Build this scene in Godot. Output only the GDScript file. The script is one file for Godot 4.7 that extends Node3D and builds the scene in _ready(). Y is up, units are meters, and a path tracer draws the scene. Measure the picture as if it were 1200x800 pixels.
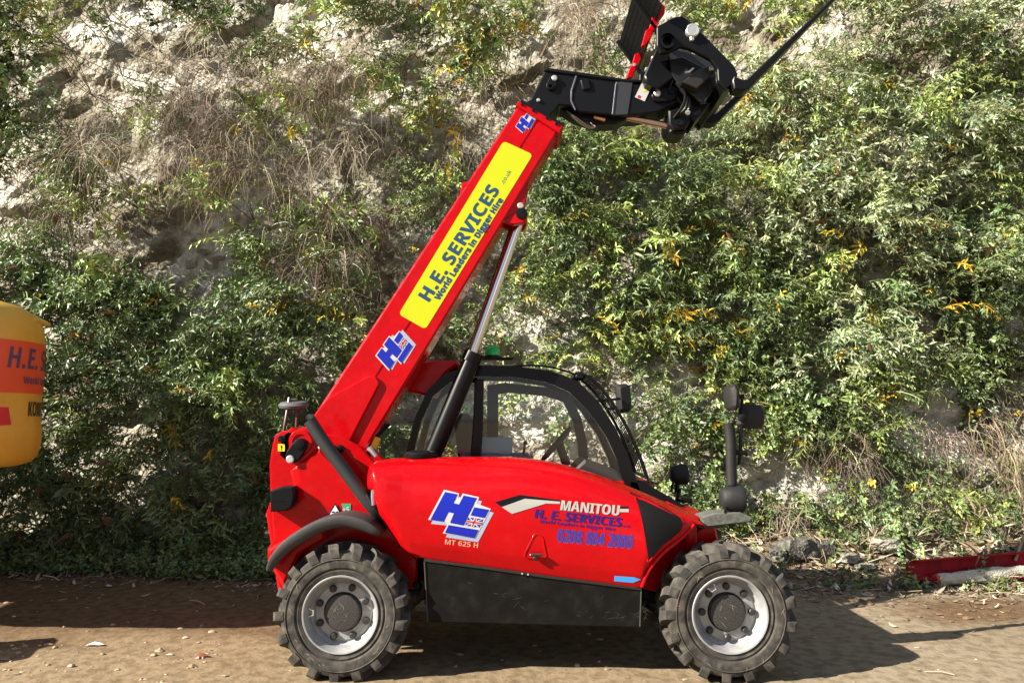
extends Node3D
# A red telehandler with its boom raised, parked in front of an overgrown chalk cliff.

var rng := RandomNumberGenerator.new()
var used_names := {}
var mats := {}
var rock_noise := FastNoiseLite.new()
var ledge_noise := FastNoiseLite.new()
var fine_noise := FastNoiseLite.new()
var soil_noise := FastNoiseLite.new()

func _ready() -> void:
	# camera, sky, sun, exposure
	var cam := Camera3D.new()
	cam.name = "camera"
	cam.position = Vector3(0, 1.63, 4.87)
	cam.rotation_degrees = Vector3(6.0, 0, 0)
	cam.fov = 48.89
	cam.near = 0.05
	cam.far = 1500.0
	add_child(cam)
	cam.current = true
	var sky_mat := ProceduralSkyMaterial.new()
	sky_mat.sky_top_color = Color(0.46, 0.55, 0.68)
	sky_mat.sky_horizon_color = Color(0.84, 0.84, 0.83)
	sky_mat.sky_curve = 0.12
	sky_mat.ground_bottom_color = Color(0.3, 0.27, 0.22)
	sky_mat.ground_horizon_color = Color(0.62, 0.62, 0.6)
	sky_mat.sky_energy_multiplier = 0.58
	# thin broken cloud
	var cover := NoiseTexture2D.new()
	cover.width = 1024
	cover.height = 512
	cover.seamless = true
	cover.noise = FastNoiseLite.new()
	(cover.noise as FastNoiseLite).seed = 5
	(cover.noise as FastNoiseLite).frequency = 0.008
	(cover.noise as FastNoiseLite).fractal_octaves = 5
	var veil := Gradient.new()
	veil.offsets = PackedFloat32Array([0.0, 0.5, 0.8])
	veil.colors = PackedColorArray([Color(1, 1, 1, 0), Color(1, 1, 1, 0.02), Color(1, 1, 1, 0.55)])
	cover.color_ramp = veil
	sky_mat.sky_cover = cover
	var env := Environment.new()
	env.background_mode = Environment.BG_SKY
	env.sky = Sky.new()
	env.sky.sky_material = sky_mat
	env.tonemap_mode = Environment.TONE_MAPPER_LINEAR
	env.tonemap_exposure = 2.9
	env.sdfgi_enabled = true
	env.ssao_enabled = true
	env.ssil_enabled = true
	var we := WorldEnvironment.new()
	we.name = "environment"
	we.environment = env
	add_child(we)
	var sun := DirectionalLight3D.new()
	sun.name = "sun"
	sun.light_energy = 1.6
	sun.light_color = Color(1.0, 0.965, 0.9)
	sun.light_angular_distance = 0.5
	sun.shadow_enabled = true
	add_child(sun)
	sun.look_at_from_position(Vector3.ZERO, Vector3(1.6, -1.0, -0.66))
	# the place, then what stands in it
	build_setting()
	build_telehandler()
	build_excavator()
	build_plants()
	build_ground_cover()
	build_oddments()

# ---------------------------------------------------------------- nodes
func numbered(called: String) -> String:
	var n: int = used_names.get(called, 0)
	used_names[called] = n + 1
	return called if n == 0 else "%s_%03d" % [called, n]

func thing(called: String, label: String, category: String, at := Vector3.ZERO, group := "") -> Node3D:
	var o := Node3D.new()
	o.name = numbered(called)
	o.position = at
	add_child(o, true)
	tag(o, label, category, group)
	return o

func tag(o: Node3D, label: String, category: String, group := "") -> void:
	o.set_meta("label", label)
	o.set_meta("category", category)
	if group != "":
		o.set_meta("group", group)

func part(called: String, mesh: Mesh, mat: Material, parent: Node3D, label := "") -> MeshInstance3D:
	var o := MeshInstance3D.new()
	o.name = called
	o.mesh = mesh
	o.material_override = mat
	parent.add_child(o, true)
	if label != "":
		o.set_meta("label", label)
	return o

func structure(called: String, mesh: Mesh, mat: Material) -> MeshInstance3D:
	var o := part(numbered(called), mesh, mat, self)
	o.set_meta("kind", "structure")
	return o

func swarm(called: String, mesh: Mesh, mat: Material, parent: Node3D, spots: Array) -> MultiMeshInstance3D:
	# spots: [Transform3D, Color] pairs
	var mm := MultiMesh.new()
	mm.transform_format = MultiMesh.TRANSFORM_3D
	mm.use_colors = true
	mm.mesh = mesh
	mm.instance_count = spots.size()
	for i in spots.size():
		mm.set_instance_transform(i, spots[i][0])
		mm.set_instance_color(i, spots[i][1])
	var o := MultiMeshInstance3D.new()
	o.name = called
	o.multimesh = mm
	o.material_override = mat
	o.set_meta("kind", "stuff")
	parent.add_child(o, true)
	return o

# ---------------------------------------------------------------- materials
func paint(key: String, lin: Color, rough := 0.5, metal := 0.0, coat := 0.0, coat_rough := 0.05, spec := 0.5) -> StandardMaterial3D:
	if mats.has(key):
		return mats[key]
	var m := StandardMaterial3D.new()
	m.resource_name = key
	m.albedo_color = lin.linear_to_srgb()
	m.roughness = rough
	m.metallic = metal
	m.metallic_specular = spec
	if coat > 0.0:
		m.clearcoat_enabled = true
		m.clearcoat = coat
		m.clearcoat_roughness = coat_rough
	m.cull_mode = BaseMaterial3D.CULL_DISABLED
	mats[key] = m
	return m

func noise_tex(size: int, freq: float, seed_n: int, ramp: Array, kind := FastNoiseLite.TYPE_SIMPLEX_SMOOTH, octaves := 5, normal := 0.0) -> NoiseTexture2D:
	var n := FastNoiseLite.new()
	n.noise_type = kind
	n.seed = seed_n
	n.frequency = freq
	n.fractal_octaves = octaves
	var t := NoiseTexture2D.new()
	t.width = size
	t.height = size
	t.seamless = true
	t.noise = n
	if normal > 0.0:
		t.as_normal_map = true
		t.bump_strength = normal
	elif ramp.size() > 0:
		var g := Gradient.new()
		var offs := PackedFloat32Array()
		var cols := PackedColorArray()
		for r in ramp:
			offs.append(r[0])
			cols.append((r[1] as Color).linear_to_srgb())
		g.offsets = offs
		g.colors = cols
		t.color_ramp = g
	return t

func worn(key: String, ramp: Array, tile: float, rough: float, bump := 0.0, freq := 0.012, metal := 0.0, use_vertex := false) -> StandardMaterial3D:
	# a surface whose colour wanders with noise, laid on by its place in the object
	if mats.has(key):
		return mats[key]
	var m := StandardMaterial3D.new()
	m.resource_name = key
	m.albedo_texture = noise_tex(512, freq, key.hash() % 1000, ramp)
	m.uv1_triplanar = true
	m.uv1_scale = Vector3.ONE / tile
	m.roughness = rough
	m.metallic = metal
	m.vertex_color_use_as_albedo = use_vertex
	if bump > 0.0:
		m.heightmap_enabled = true
		m.heightmap_scale = bump
		m.heightmap_texture = noise_tex(512, freq * 1.7, key.hash() % 1000 + 7, [])
	m.cull_mode = BaseMaterial3D.CULL_DISABLED
	mats[key] = m
	return m

# ---------------------------------------------------------------- mesh building
class Shape:
	var v := PackedVector3Array()      # three per triangle
	var c := PackedColorArray()
	var tint := Color.WHITE

	func tri(a: Vector3, b: Vector3, d: Vector3) -> void:
		v.append(a); v.append(b); v.append(d)
		c.append(tint); c.append(tint); c.append(tint)

	func quad(a: Vector3, b: Vector3, d: Vector3, e: Vector3) -> void:
		tri(a, b, d)
		tri(a, d, e)

	func moved(xf: Transform3D) -> Shape:
		for i in v.size():
			v[i] = xf * v[i]
		return self

	func add(o: Shape, xf := Transform3D.IDENTITY) -> void:
		for i in o.v.size():
			v.append(xf * o.v[i])
			c.append(o.c[i])

	# outline in x and y (any turn), from z0 (back) to z1 (front), front edge chamfered by b
	func prism(pts: PackedVector2Array, z0: float, z1: float, b := 0.0, both := false) -> void:
		var n := pts.size()
		var p := PackedVector2Array(pts)
		var area := 0.0
		for i in n:
			area += p[i].cross(p[(i + 1) % n])
		if area < 0.0:
			p.reverse()
		var q := PackedVector2Array(p)
		if b > 0.0:
			for i in n:
				var e0 := (p[i] - p[(i + n - 1) % n]).normalized()
				var e1 := (p[(i + 1) % n] - p[i]).normalized()
				var n0 := Vector2(-e0.y, e0.x)
				var n1 := Vector2(-e1.y, e1.x)
				var m := n0 + n1
				m = m / maxf(0.35, m.length_squared() * 0.5)
				q[i] = p[i] + m * b
		var ids := Geometry2D.triangulate_polygon(p)
		var ids_q := Geometry2D.triangulate_polygon(q)
		if ids_q.is_empty():
			ids_q = ids
		for k in range(0, ids_q.size(), 3):
			var t := [q[ids_q[k]], q[ids_q[k + 1]], q[ids_q[k + 2]]]
			tri(Vector3(t[0].x, t[0].y, z1), Vector3(t[2].x, t[2].y, z1), Vector3(t[1].x, t[1].y, z1))
		var back := q if both else p
		var ids_b := ids_q if both else ids
		for k in range(0, ids_b.size(), 3):
			var t := [back[ids_b[k]], back[ids_b[k + 1]], back[ids_b[k + 2]]]
			tri(Vector3(t[0].x, t[0].y, z0), Vector3(t[1].x, t[1].y, z0), Vector3(t[2].x, t[2].y, z0))
		for i in n:
			var j := (i + 1) % n
			var zf := z1 - b
			var zb := z0 + (b if both else 0.0)
			quad(Vector3(p[i].x, p[i].y, zb), Vector3(p[i].x, p[i].y, zf), Vector3(p[j].x, p[j].y, zf), Vector3(p[j].x, p[j].y, zb))
			if b > 0.0:
				quad(Vector3(p[i].x, p[i].y, zf), Vector3(q[i].x, q[i].y, z1), Vector3(q[j].x, q[j].y, z1), Vector3(p[j].x, p[j].y, zf))
				if both:
					quad(Vector3(q[i].x, q[i].y, z0), Vector3(p[i].x, p[i].y, zb), Vector3(p[j].x, p[j].y, zb), Vector3(q[j].x, q[j].y, z0))

	# a strip of plate between two outlines with the same number of points
	func band(outer: PackedVector2Array, inner: PackedVector2Array, z0: float, z1: float, closed := true) -> void:
		var n := outer.size()
		for i in (n if closed else n - 1):
			var j := (i + 1) % n
			var o0 := outer[i]
			var o1 := outer[j]
			var i0 := inner[i]
			var i1 := inner[j]
			quad(Vector3(o0.x, o0.y, z1), Vector3(o1.x, o1.y, z1), Vector3(i1.x, i1.y, z1), Vector3(i0.x, i0.y, z1))
			quad(Vector3(o0.x, o0.y, z0), Vector3(i0.x, i0.y, z0), Vector3(i1.x, i1.y, z0), Vector3(o1.x, o1.y, z0))
			quad(Vector3(o0.x, o0.y, z0), Vector3(o1.x, o1.y, z0), Vector3(o1.x, o1.y, z1), Vector3(o0.x, o0.y, z1))
			quad(Vector3(i0.x, i0.y, z0), Vector3(i0.x, i0.y, z1), Vector3(i1.x, i1.y, z1), Vector3(i1.x, i1.y, z0))
		if not closed:
			for k in [0, n - 1]:
				quad(Vector3(outer[k].x, outer[k].y, z0), Vector3(outer[k].x, outer[k].y, z1), Vector3(inner[k].x, inner[k].y, z1), Vector3(inner[k].x, inner[k].y, z0))

	# box with chamfered edges, centred at c
	func box(at: Vector3, size: Vector3, b := 0.0, turn := Basis.IDENTITY) -> void:
		var s := Shape.new()
		s.tint = tint
		var h := size * 0.5
		var bb := minf(b, minf(h.x, minf(h.y, h.z)) * 0.9)
		s.prism(PackedVector2Array([Vector2(-h.x + bb, -h.y), Vector2(h.x - bb, -h.y), Vector2(h.x, -h.y + bb), Vector2(h.x, h.y - bb), Vector2(h.x - bb, h.y), Vector2(-h.x + bb, h.y), Vector2(-h.x, h.y - bb), Vector2(-h.x, -h.y + bb)]) if bb > 0.0 else PackedVector2Array([Vector2(-h.x, -h.y), Vector2(h.x, -h.y), Vector2(h.x, h.y), Vector2(-h.x, h.y)]), -h.z, h.z, bb, true)
		add(s, Transform3D(turn, at))

	func tube(pts: Array, radius: Variant, sides := 10, caps := true) -> void:
		var rings := []
		var n := pts.size()
		var ref := Vector3.UP
		for i in n:
			var d: Vector3 = ((pts[mini(i + 1, n - 1)] as Vector3) - (pts[maxi(i - 1, 0)] as Vector3)).normalized()
			if i == 0:
				ref = Vector3.RIGHT if absf(d.x) < 0.8 else Vector3.UP
			var u := (ref - d * ref.dot(d)).normalized()
			ref = u
			var w := d.cross(u)
			var rr: float = radius[i] if radius is Array else radius
			var ring := PackedVector3Array()
			for k in sides:
				var a := TAU * k / sides
				ring.append(pts[i] + (u * cos(a) + w * sin(a)) * rr)
			rings.append(ring)
		for i in n - 1:
			for k in sides:
				var l := (k + 1) % sides
				quad(rings[i][k], rings[i + 1][k], rings[i + 1][l], rings[i][l])
		if caps:
			for e in [0, n - 1]:
				for k in range(1, sides - 1):
					if e == 0:
						tri(rings[e][0], rings[e][k], rings[e][k + 1])
					else:
						tri(rings[e][0], rings[e][k + 1], rings[e][k])

	# rings of equal length joined in order
	func loft(rings: Array, closed := false) -> void:
		for i in rings.size() - 1:
			var n: int = rings[i].size()
			for k in (n if closed else n - 1):
				var l := (k + 1) % n
				quad(rings[i][k], rings[i + 1][k], rings[i + 1][l], rings[i][l])

	# profile of (radius, height) turned about the local z axis
	func lathe(profile: Array, seg := 32, xf := Transform3D.IDENTITY) -> void:
		for i in profile.size() - 1:
			var p: Vector2 = profile[i]
			var q: Vector2 = profile[i + 1]
			for k in seg:
				var a0 := TAU * k / seg
				var a1 := TAU * (k + 1) / seg
				var A := xf * Vector3(p.x * cos(a0), p.x * sin(a0), p.y)
				var B := xf * Vector3(q.x * cos(a0), q.x * sin(a0), q.y)
				var C := xf * Vector3(q.x * cos(a1), q.x * sin(a1), q.y)
				var D := xf * Vector3(p.x * cos(a1), p.x * sin(a1), p.y)
				if p.x < 1e-5:
					tri(A, C, B)
				elif q.x < 1e-5:
					tri(A, D, B)
				else:
					quad(A, D, C, B)

	func mesh(crease := 40.0, colored := false) -> ArrayMesh:
		var n := v.size()
		var fn := PackedVector3Array()
		var at := {}
		var keys := []
		for t in range(0, n, 3):
			var f := (v[t + 2] - v[t]).cross(v[t + 1] - v[t])
			fn.append(f)
		for i in n:
			var k := Vector3i((v[i] * 5000.0).round())
			keys.append(k)
			if at.has(k):
				at[k].append(i / 3)
			else:
				at[k] = [i / 3]
		var lim := cos(deg_to_rad(crease))
		var normals := PackedVector3Array()
		normals.resize(n)
		for i in n:
			var own := fn[i / 3].normalized()
			var s := Vector3.ZERO
			for f in at[keys[i]]:
				if fn[f].normalized().dot(own) >= lim:
					s += fn[f]
			normals[i] = s.normalized() if s.length_squared() > 1e-20 else (own if own.length_squared() > 0.5 else Vector3.UP)
		var arrays := []
		arrays.resize(Mesh.ARRAY_MAX)
		arrays[Mesh.ARRAY_VERTEX] = v
		arrays[Mesh.ARRAY_NORMAL] = normals
		if colored:
			arrays[Mesh.ARRAY_COLOR] = c
		var m := ArrayMesh.new()
		m.add_surface_from_arrays(Mesh.PRIMITIVE_TRIANGLES, arrays)
		return m

func cyl(a: Vector3, b: Vector3, r: float, sides := 16) -> Shape:
	var s := Shape.new()
	s.tube([a, b], r, sides)
	return s

func disc_z(at: Vector3, profile: Array, seg := 24) -> Shape:
	# a turned part whose axis is z (towards the viewer of the machine's side)
	var s := Shape.new()
	s.lathe(profile, seg, Transform3D(Basis.IDENTITY, at))
	return s

func turned(at: Vector3, axis: Vector3, profile: Array, seg := 24) -> Shape:
	var z := axis.normalized()
	var x := (Vector3.UP if absf(z.y) < 0.9 else Vector3.RIGHT).cross(z).normalized()
	var s := Shape.new()
	s.lathe(profile, seg, Transform3D(Basis(x, z.cross(x), z), at))
	return s

func spline(pts: Array, steps := 6) -> Array:
	var out := []
	var n := pts.size()
	for i in n - 1:
		var a: Vector3 = pts[maxi(i - 1, 0)]
		var b: Vector3 = pts[i]
		var d: Vector3 = pts[i + 1]
		var e: Vector3 = pts[mini(i + 2, n - 1)]
		for k in steps:
			out.append(b.cubic_interpolate(d, a, e, float(k) / steps))
	out.append(pts[n - 1])
	return out

func smooth2(pts: PackedVector2Array, steps := 4) -> PackedVector2Array:
	var out := PackedVector2Array()
	var n := pts.size()
	for i in n - 1:
		for k in steps:
			out.append(pts[i].cubic_interpolate(pts[i + 1], pts[maxi(i - 1, 0)], pts[mini(i + 2, n - 1)], float(k) / steps))
	out.append(pts[n - 1])
	return out

func at_x(pts: PackedVector2Array, x: float) -> float:
	if x <= pts[0].x:
		return pts[0].y
	for i in pts.size() - 1:
		if x <= pts[i + 1].x:
			return lerpf(pts[i].y, pts[i + 1].y, (x - pts[i].x) / maxf(1e-6, pts[i + 1].x - pts[i].x))
	return pts[pts.size() - 1].y

# ---------------------------------------------------------------- flat print on a surface: surf(x, y) gives its z
func split_tri(s: Shape, a: Vector2, b: Vector2, d: Vector2, surf: Callable, off: float, most: float) -> void:
	var ab := a.distance_to(b)
	var bd := b.distance_to(d)
	var da := d.distance_to(a)
	var m := maxf(ab, maxf(bd, da))
	if m > most:
		if ab == m:
			var h := (a + b) * 0.5
			split_tri(s, a, h, d, surf, off, most); split_tri(s, h, b, d, surf, off, most)
		elif bd == m:
			var h := (b + d) * 0.5
			split_tri(s, a, b, h, surf, off, most); split_tri(s, a, h, d, surf, off, most)
		else:
			var h := (d + a) * 0.5
			split_tri(s, a, b, h, surf, off, most); split_tri(s, h, b, d, surf, off, most)
		return
	s.tri(Vector3(a.x, a.y, surf.call(a.x, a.y) + off), Vector3(b.x, b.y, surf.call(b.x, b.y) + off), Vector3(d.x, d.y, surf.call(d.x, d.y) + off))

func sticker(called: String, pts: PackedVector2Array, surf: Callable, off: float, mat: Material, parent: Node3D, most := 0.05) -> MeshInstance3D:
	var p := PackedVector2Array(pts)
	if Geometry2D.is_polygon_clockwise(p) == false:
		p.reverse()
	var ids := Geometry2D.triangulate_polygon(p)
	var s := Shape.new()
	for k in range(0, ids.size(), 3):
		var a := p[ids[k]]
		var b := p[ids[k + 1]]
		var d := p[ids[k + 2]]
		if (b - a).cross(d - a) > 0.0:
			var t := b; b = d; d = t
		split_tri(s, a, b, d, surf, off, most)
	return part(called, s.mesh(30.0), mat, parent)

# letters between two ends of a base line, cap height h, leaning by lean
func lettering(called: String, words: String, p0: Vector2, p1: Vector2, h: float, lean: float, surf: Callable, off: float, mat: Material, parent: Node3D, bold := true, serif := false) -> MeshInstance3D:
	var f := SystemFont.new()
	f.font_names = PackedStringArray(["Droid Serif" if serif else "Droid Sans"])
	f.font_weight = 700 if bold else 400
	var tm := TextMesh.new()
	tm.font = f
	tm.text = words
	tm.font_size = 64
	tm.pixel_size = 0.01
	tm.depth = 0.0
	tm.curve_step = 3.0
	var arr := tm.get_mesh_arrays()
	var vs: PackedVector3Array = arr[Mesh.ARRAY_VERTEX]
	var idx: PackedInt32Array = arr[Mesh.ARRAY_INDEX] if arr[Mesh.ARRAY_INDEX] != null else PackedInt32Array(range(vs.size()))
	var lo := Vector2(1e9, 1e9)
	var hi := Vector2(-1e9, -1e9)
	for q in vs:
		lo = lo.min(Vector2(q.x, q.y))
		hi = hi.max(Vector2(q.x, q.y))
	# the base line and the cap line from a capital H in the same font
	tm.text = "H"
	var hv: PackedVector3Array = tm.get_mesh_arrays()[Mesh.ARRAY_VERTEX]
	var base := 1e9
	var cap := -1e9
	for q in hv:
		base = minf(base, q.y)
		cap = maxf(cap, q.y)
	var along := (p1 - p0).normalized()
	var up := Vector2(-along.y, along.x)
	var sx := (p1 - p0).length() / (hi.x - lo.x)
	var sy := h / (cap - base)
	var s := Shape.new()
	for k in range(0, idx.size(), 3):
		var w := []
		for e in 3:
			var q := vs[idx[k + e]]
			var yy := (q.y - base) * sy
			w.append(p0 + along * ((q.x - lo.x) * sx + yy * lean) + up * yy)
		if ((w[1] as Vector2) - w[0]).cross((w[2] as Vector2) - w[0]) > 0.0:
			var t = w[1]; w[1] = w[2]; w[2] = t
		split_tri(s, w[0], w[1], w[2], surf, off, 0.08)
	return part(called, s.mesh(30.0), mat, parent)

# the hire firm's mark in a 100-unit frame: H over a bar and a small flag on a stepped white ground
func firm_mark(origin: Vector2, ex: Vector2, ey: Vector2, surf: Callable, parent: Node3D, flag := true) -> void:
	var put := func(a: Array) -> PackedVector2Array:
		var o := PackedVector2Array()
		for k in range(0, a.size(), 2):
			o.append(origin + ex * (a[k] / 600.0) + ey * (a[k + 1] / 500.0))
		return o
	var ground := [147, 0, 288, 35, 280, 78, 300, 80, 323, 35, 477, 70, 455, 130, 587, 178, 540, 265, 440, 452, 137, 406, 180, 325, 158, 296, 0, 280]
	var behind := []
	for k in range(0, ground.size(), 2):
		behind.append(ground[k] + 26)
		behind.append(ground[k + 1] + 38)
	var white := paint("white_vinyl", Color(0.45, 0.45, 0.465), 0.4)
	var pale := paint("pale_vinyl", Color(0.3, 0.335, 0.44), 0.4)
	var blue := paint("blue_vinyl", Color(0.002, 0.012, 0.33), 0.35)
	var red := paint("flag_red", Color(0.45, 0.012, 0.02), 0.4)
	sticker("logo_shadow", put.call(behind), surf, 0.0015, pale, parent)
	sticker("logo_ground", put.call(ground), surf, 0.003, white, parent)
	for a in [[157, 20, 277, 43, 237, 125, 290, 136, 332, 53, 457, 78, 332, 333, 205, 308, 242, 218, 190, 208, 147, 296, 22, 278], [432, 163, 572, 186, 529, 263, 397, 238], [192, 328, 472, 375, 432, 450, 157, 400]]:
		sticker("logo_letter", put.call(a), surf, 0.0045, blue, parent)
	if flag:
		sticker("logo_flag", put.call([376, 256, 516, 274, 478, 352, 344, 332]), surf, 0.0045, blue, parent)
		for a in [[376, 256, 392, 258, 478, 352, 462, 350], [500, 272, 516, 274, 360, 334, 344, 332]]:
			sticker("logo_flag", put.call(a), surf, 0.0052, white, parent)
		for a in [[430, 263, 462, 267, 428, 345, 396, 340], [366, 281, 503, 299, 490, 326, 352, 307]]:
			sticker("logo_flag", put.call(a), surf, 0.0059, white, parent)
		for a in [[440, 264, 452, 266, 418, 343, 406, 341], [363, 287, 500, 306, 494, 320, 355, 300]]:
			sticker("logo_flag", put.call(a), surf, 0.0066, red, parent)

func rounded(c: PackedVector2Array, rad: float, steps := 5) -> PackedVector2Array:
	var o := PackedVector2Array()
	var n := c.size()
	for i in n:
		var a := c[(i + n - 1) % n]
		var b := c[i]
		var d := c[(i + 1) % n]
		var p := b + (a - b).normalized() * minf(rad, a.distance_to(b) * 0.45)
		var q := b + (d - b).normalized() * minf(rad, d.distance_to(b) * 0.45)
		for k in steps + 1:
			var t := float(k) / steps
			o.append(p.lerp(b, t).lerp(b.lerp(q, t), t))
	return o

# ---------------------------------------------------------------- terrain
func cliff_z(x: float, y: float) -> float:
	var z := -4.0 + 0.08 * x - 0.2 * y
	z += 0.16 * rock_noise.get_noise_2d(x, y * 1.3)
	z += 0.12 * ledge_noise.get_noise_2d(x * 0.8, y * 1.6)
	z += 0.05 * ledge_noise.get_noise_2d(x * 2.9 + 40.0, y * 4.2)
	z += 0.06 * fine_noise.get_noise_2d(x, y)
	return z

func ground_y(x: float, z: float) -> float:
	var y := 0.022 * soil_noise.get_noise_2d(x * 0.35, z * 0.35) + 0.012 * soil_noise.get_noise_2d(x * 1.6, z * 1.6)
	# two old wheel ruts curving across the left of the yard
	for k in 2:
		var c := 0.95 + 0.55 * k - 0.16 * (x + 3.0)
		y -= 0.02 * exp(-pow((z + 0.6 + c - 0.7) / 0.14, 2.0)) * smoothstep(-1.3, -2.2, x)
	var foot := -2.95 + 0.085 * x + 0.12 * soil_noise.get_noise_2d(x * 0.9, 7.0)
	var rise := clampf((foot - z) / 1.3, 0.0, 1.6)
	y += rise * (0.36 + 0.16 * smoothstep(0.0, 4.0, x)) + 0.16 * minf(rise, 1.0) * soil_noise.get_noise_2d(x * 1.3 + 9.0, z * 1.3)
	return y * smoothstep(30.0, 12.0, absf(x)) * smoothstep(26.0, 10.0, absf(z + 2.0)) + 0.0

func spread(from: float, to: float, step: float, far: float) -> Array:
	var a := []
	var x := from
	while x <= to + 0.0001:
		a.append(x)
		x += step
	var d := step
	var p := to
	while p < far:
		d *= 1.5
		p += d
		a.append(p)
	d = step
	p = from
	while p > -far:
		d *= 1.5
		p -= d
		a.push_front(p)
	return a

func grid_mesh(xs: Array, ys: Array, at: Callable, tint: Callable) -> ArrayMesh:
	var v := PackedVector3Array()
	var c := PackedColorArray()
	var nx := xs.size()
	var ny := ys.size()
	for j in ny:
		for i in nx:
			v.append(at.call(xs[i], ys[j]))
			c.append(tint.call(xs[i], ys[j]))
	var n := PackedVector3Array()
	n.resize(v.size())
	var ids := PackedInt32Array()
	for j in ny - 1:
		for i in nx - 1:
			var a := j * nx + i
			for t in [[a, a + 1, a + nx + 1], [a, a + nx + 1, a + nx]]:
				var f := (v[t[2]] - v[t[0]]).cross(v[t[1]] - v[t[0]])
				for e in t:
					n[e] += f
					ids.append(e)
	for i in n.size():
		n[i] = n[i].normalized()
	var arrays := []
	arrays.resize(Mesh.ARRAY_MAX)
	arrays[Mesh.ARRAY_VERTEX] = v
	arrays[Mesh.ARRAY_NORMAL] = n
	arrays[Mesh.ARRAY_COLOR] = c
	arrays[Mesh.ARRAY_INDEX] = ids
	var m := ArrayMesh.new()
	m.add_surface_from_arrays(Mesh.PRIMITIVE_TRIANGLES, arrays)
	return m

var bare_patches := [[-5.188, 6.386, 0.66, 0.6], [-3.525, 4.639, 0.344, 0.344], [-6.224, 7.466, 0.617, 0.222], [-1.946, 6.257, 0.526, 0.409], [-0.897, 3.777, 0.441, 0.441], [-2.968, 7.339, 0.625, 0.661], [-7.054, 5.034, 0.38, 0.475], [-6.086, 4.638, 0.304, 0.643], [-4.039, 3.896, 0.51, 0.68], [-6.228, 3.938, 0.462, 0.346], [0.538, 2.834, 0.64, 0.64], [1.747, 1.758, 0.619, 0.929], [1.05, 5.604, 0.675, 0.45], [0.416, 1.759, 0.731, 0.626], [4.578, 1.556, 1.202, 0.701], [3.993, 0.782, 1.088, 0.396], [-1.271, 1.867, 0.743, 0.425], [-0.113, 4.366, 0.554, 0.554], [-5.456, 7.734, 0.74, 0.308], [6.221, 5.052, 0.32, 0.533], [3.482, 0.452, 0.789, 0.296]]

func bareness(x: float, y: float) -> float:
	var b := 0.0
	for p in bare_patches:
		var d: float = Vector2((x - p[0]) / p[2], (y - p[1]) / p[3]).length()
		b = maxf(b, 1.0 - smoothstep(0.75, 1.15, d + 0.35 * fine_noise.get_noise_2d(x * 0.7, y * 0.7 + 50.0)))
	return b

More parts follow.
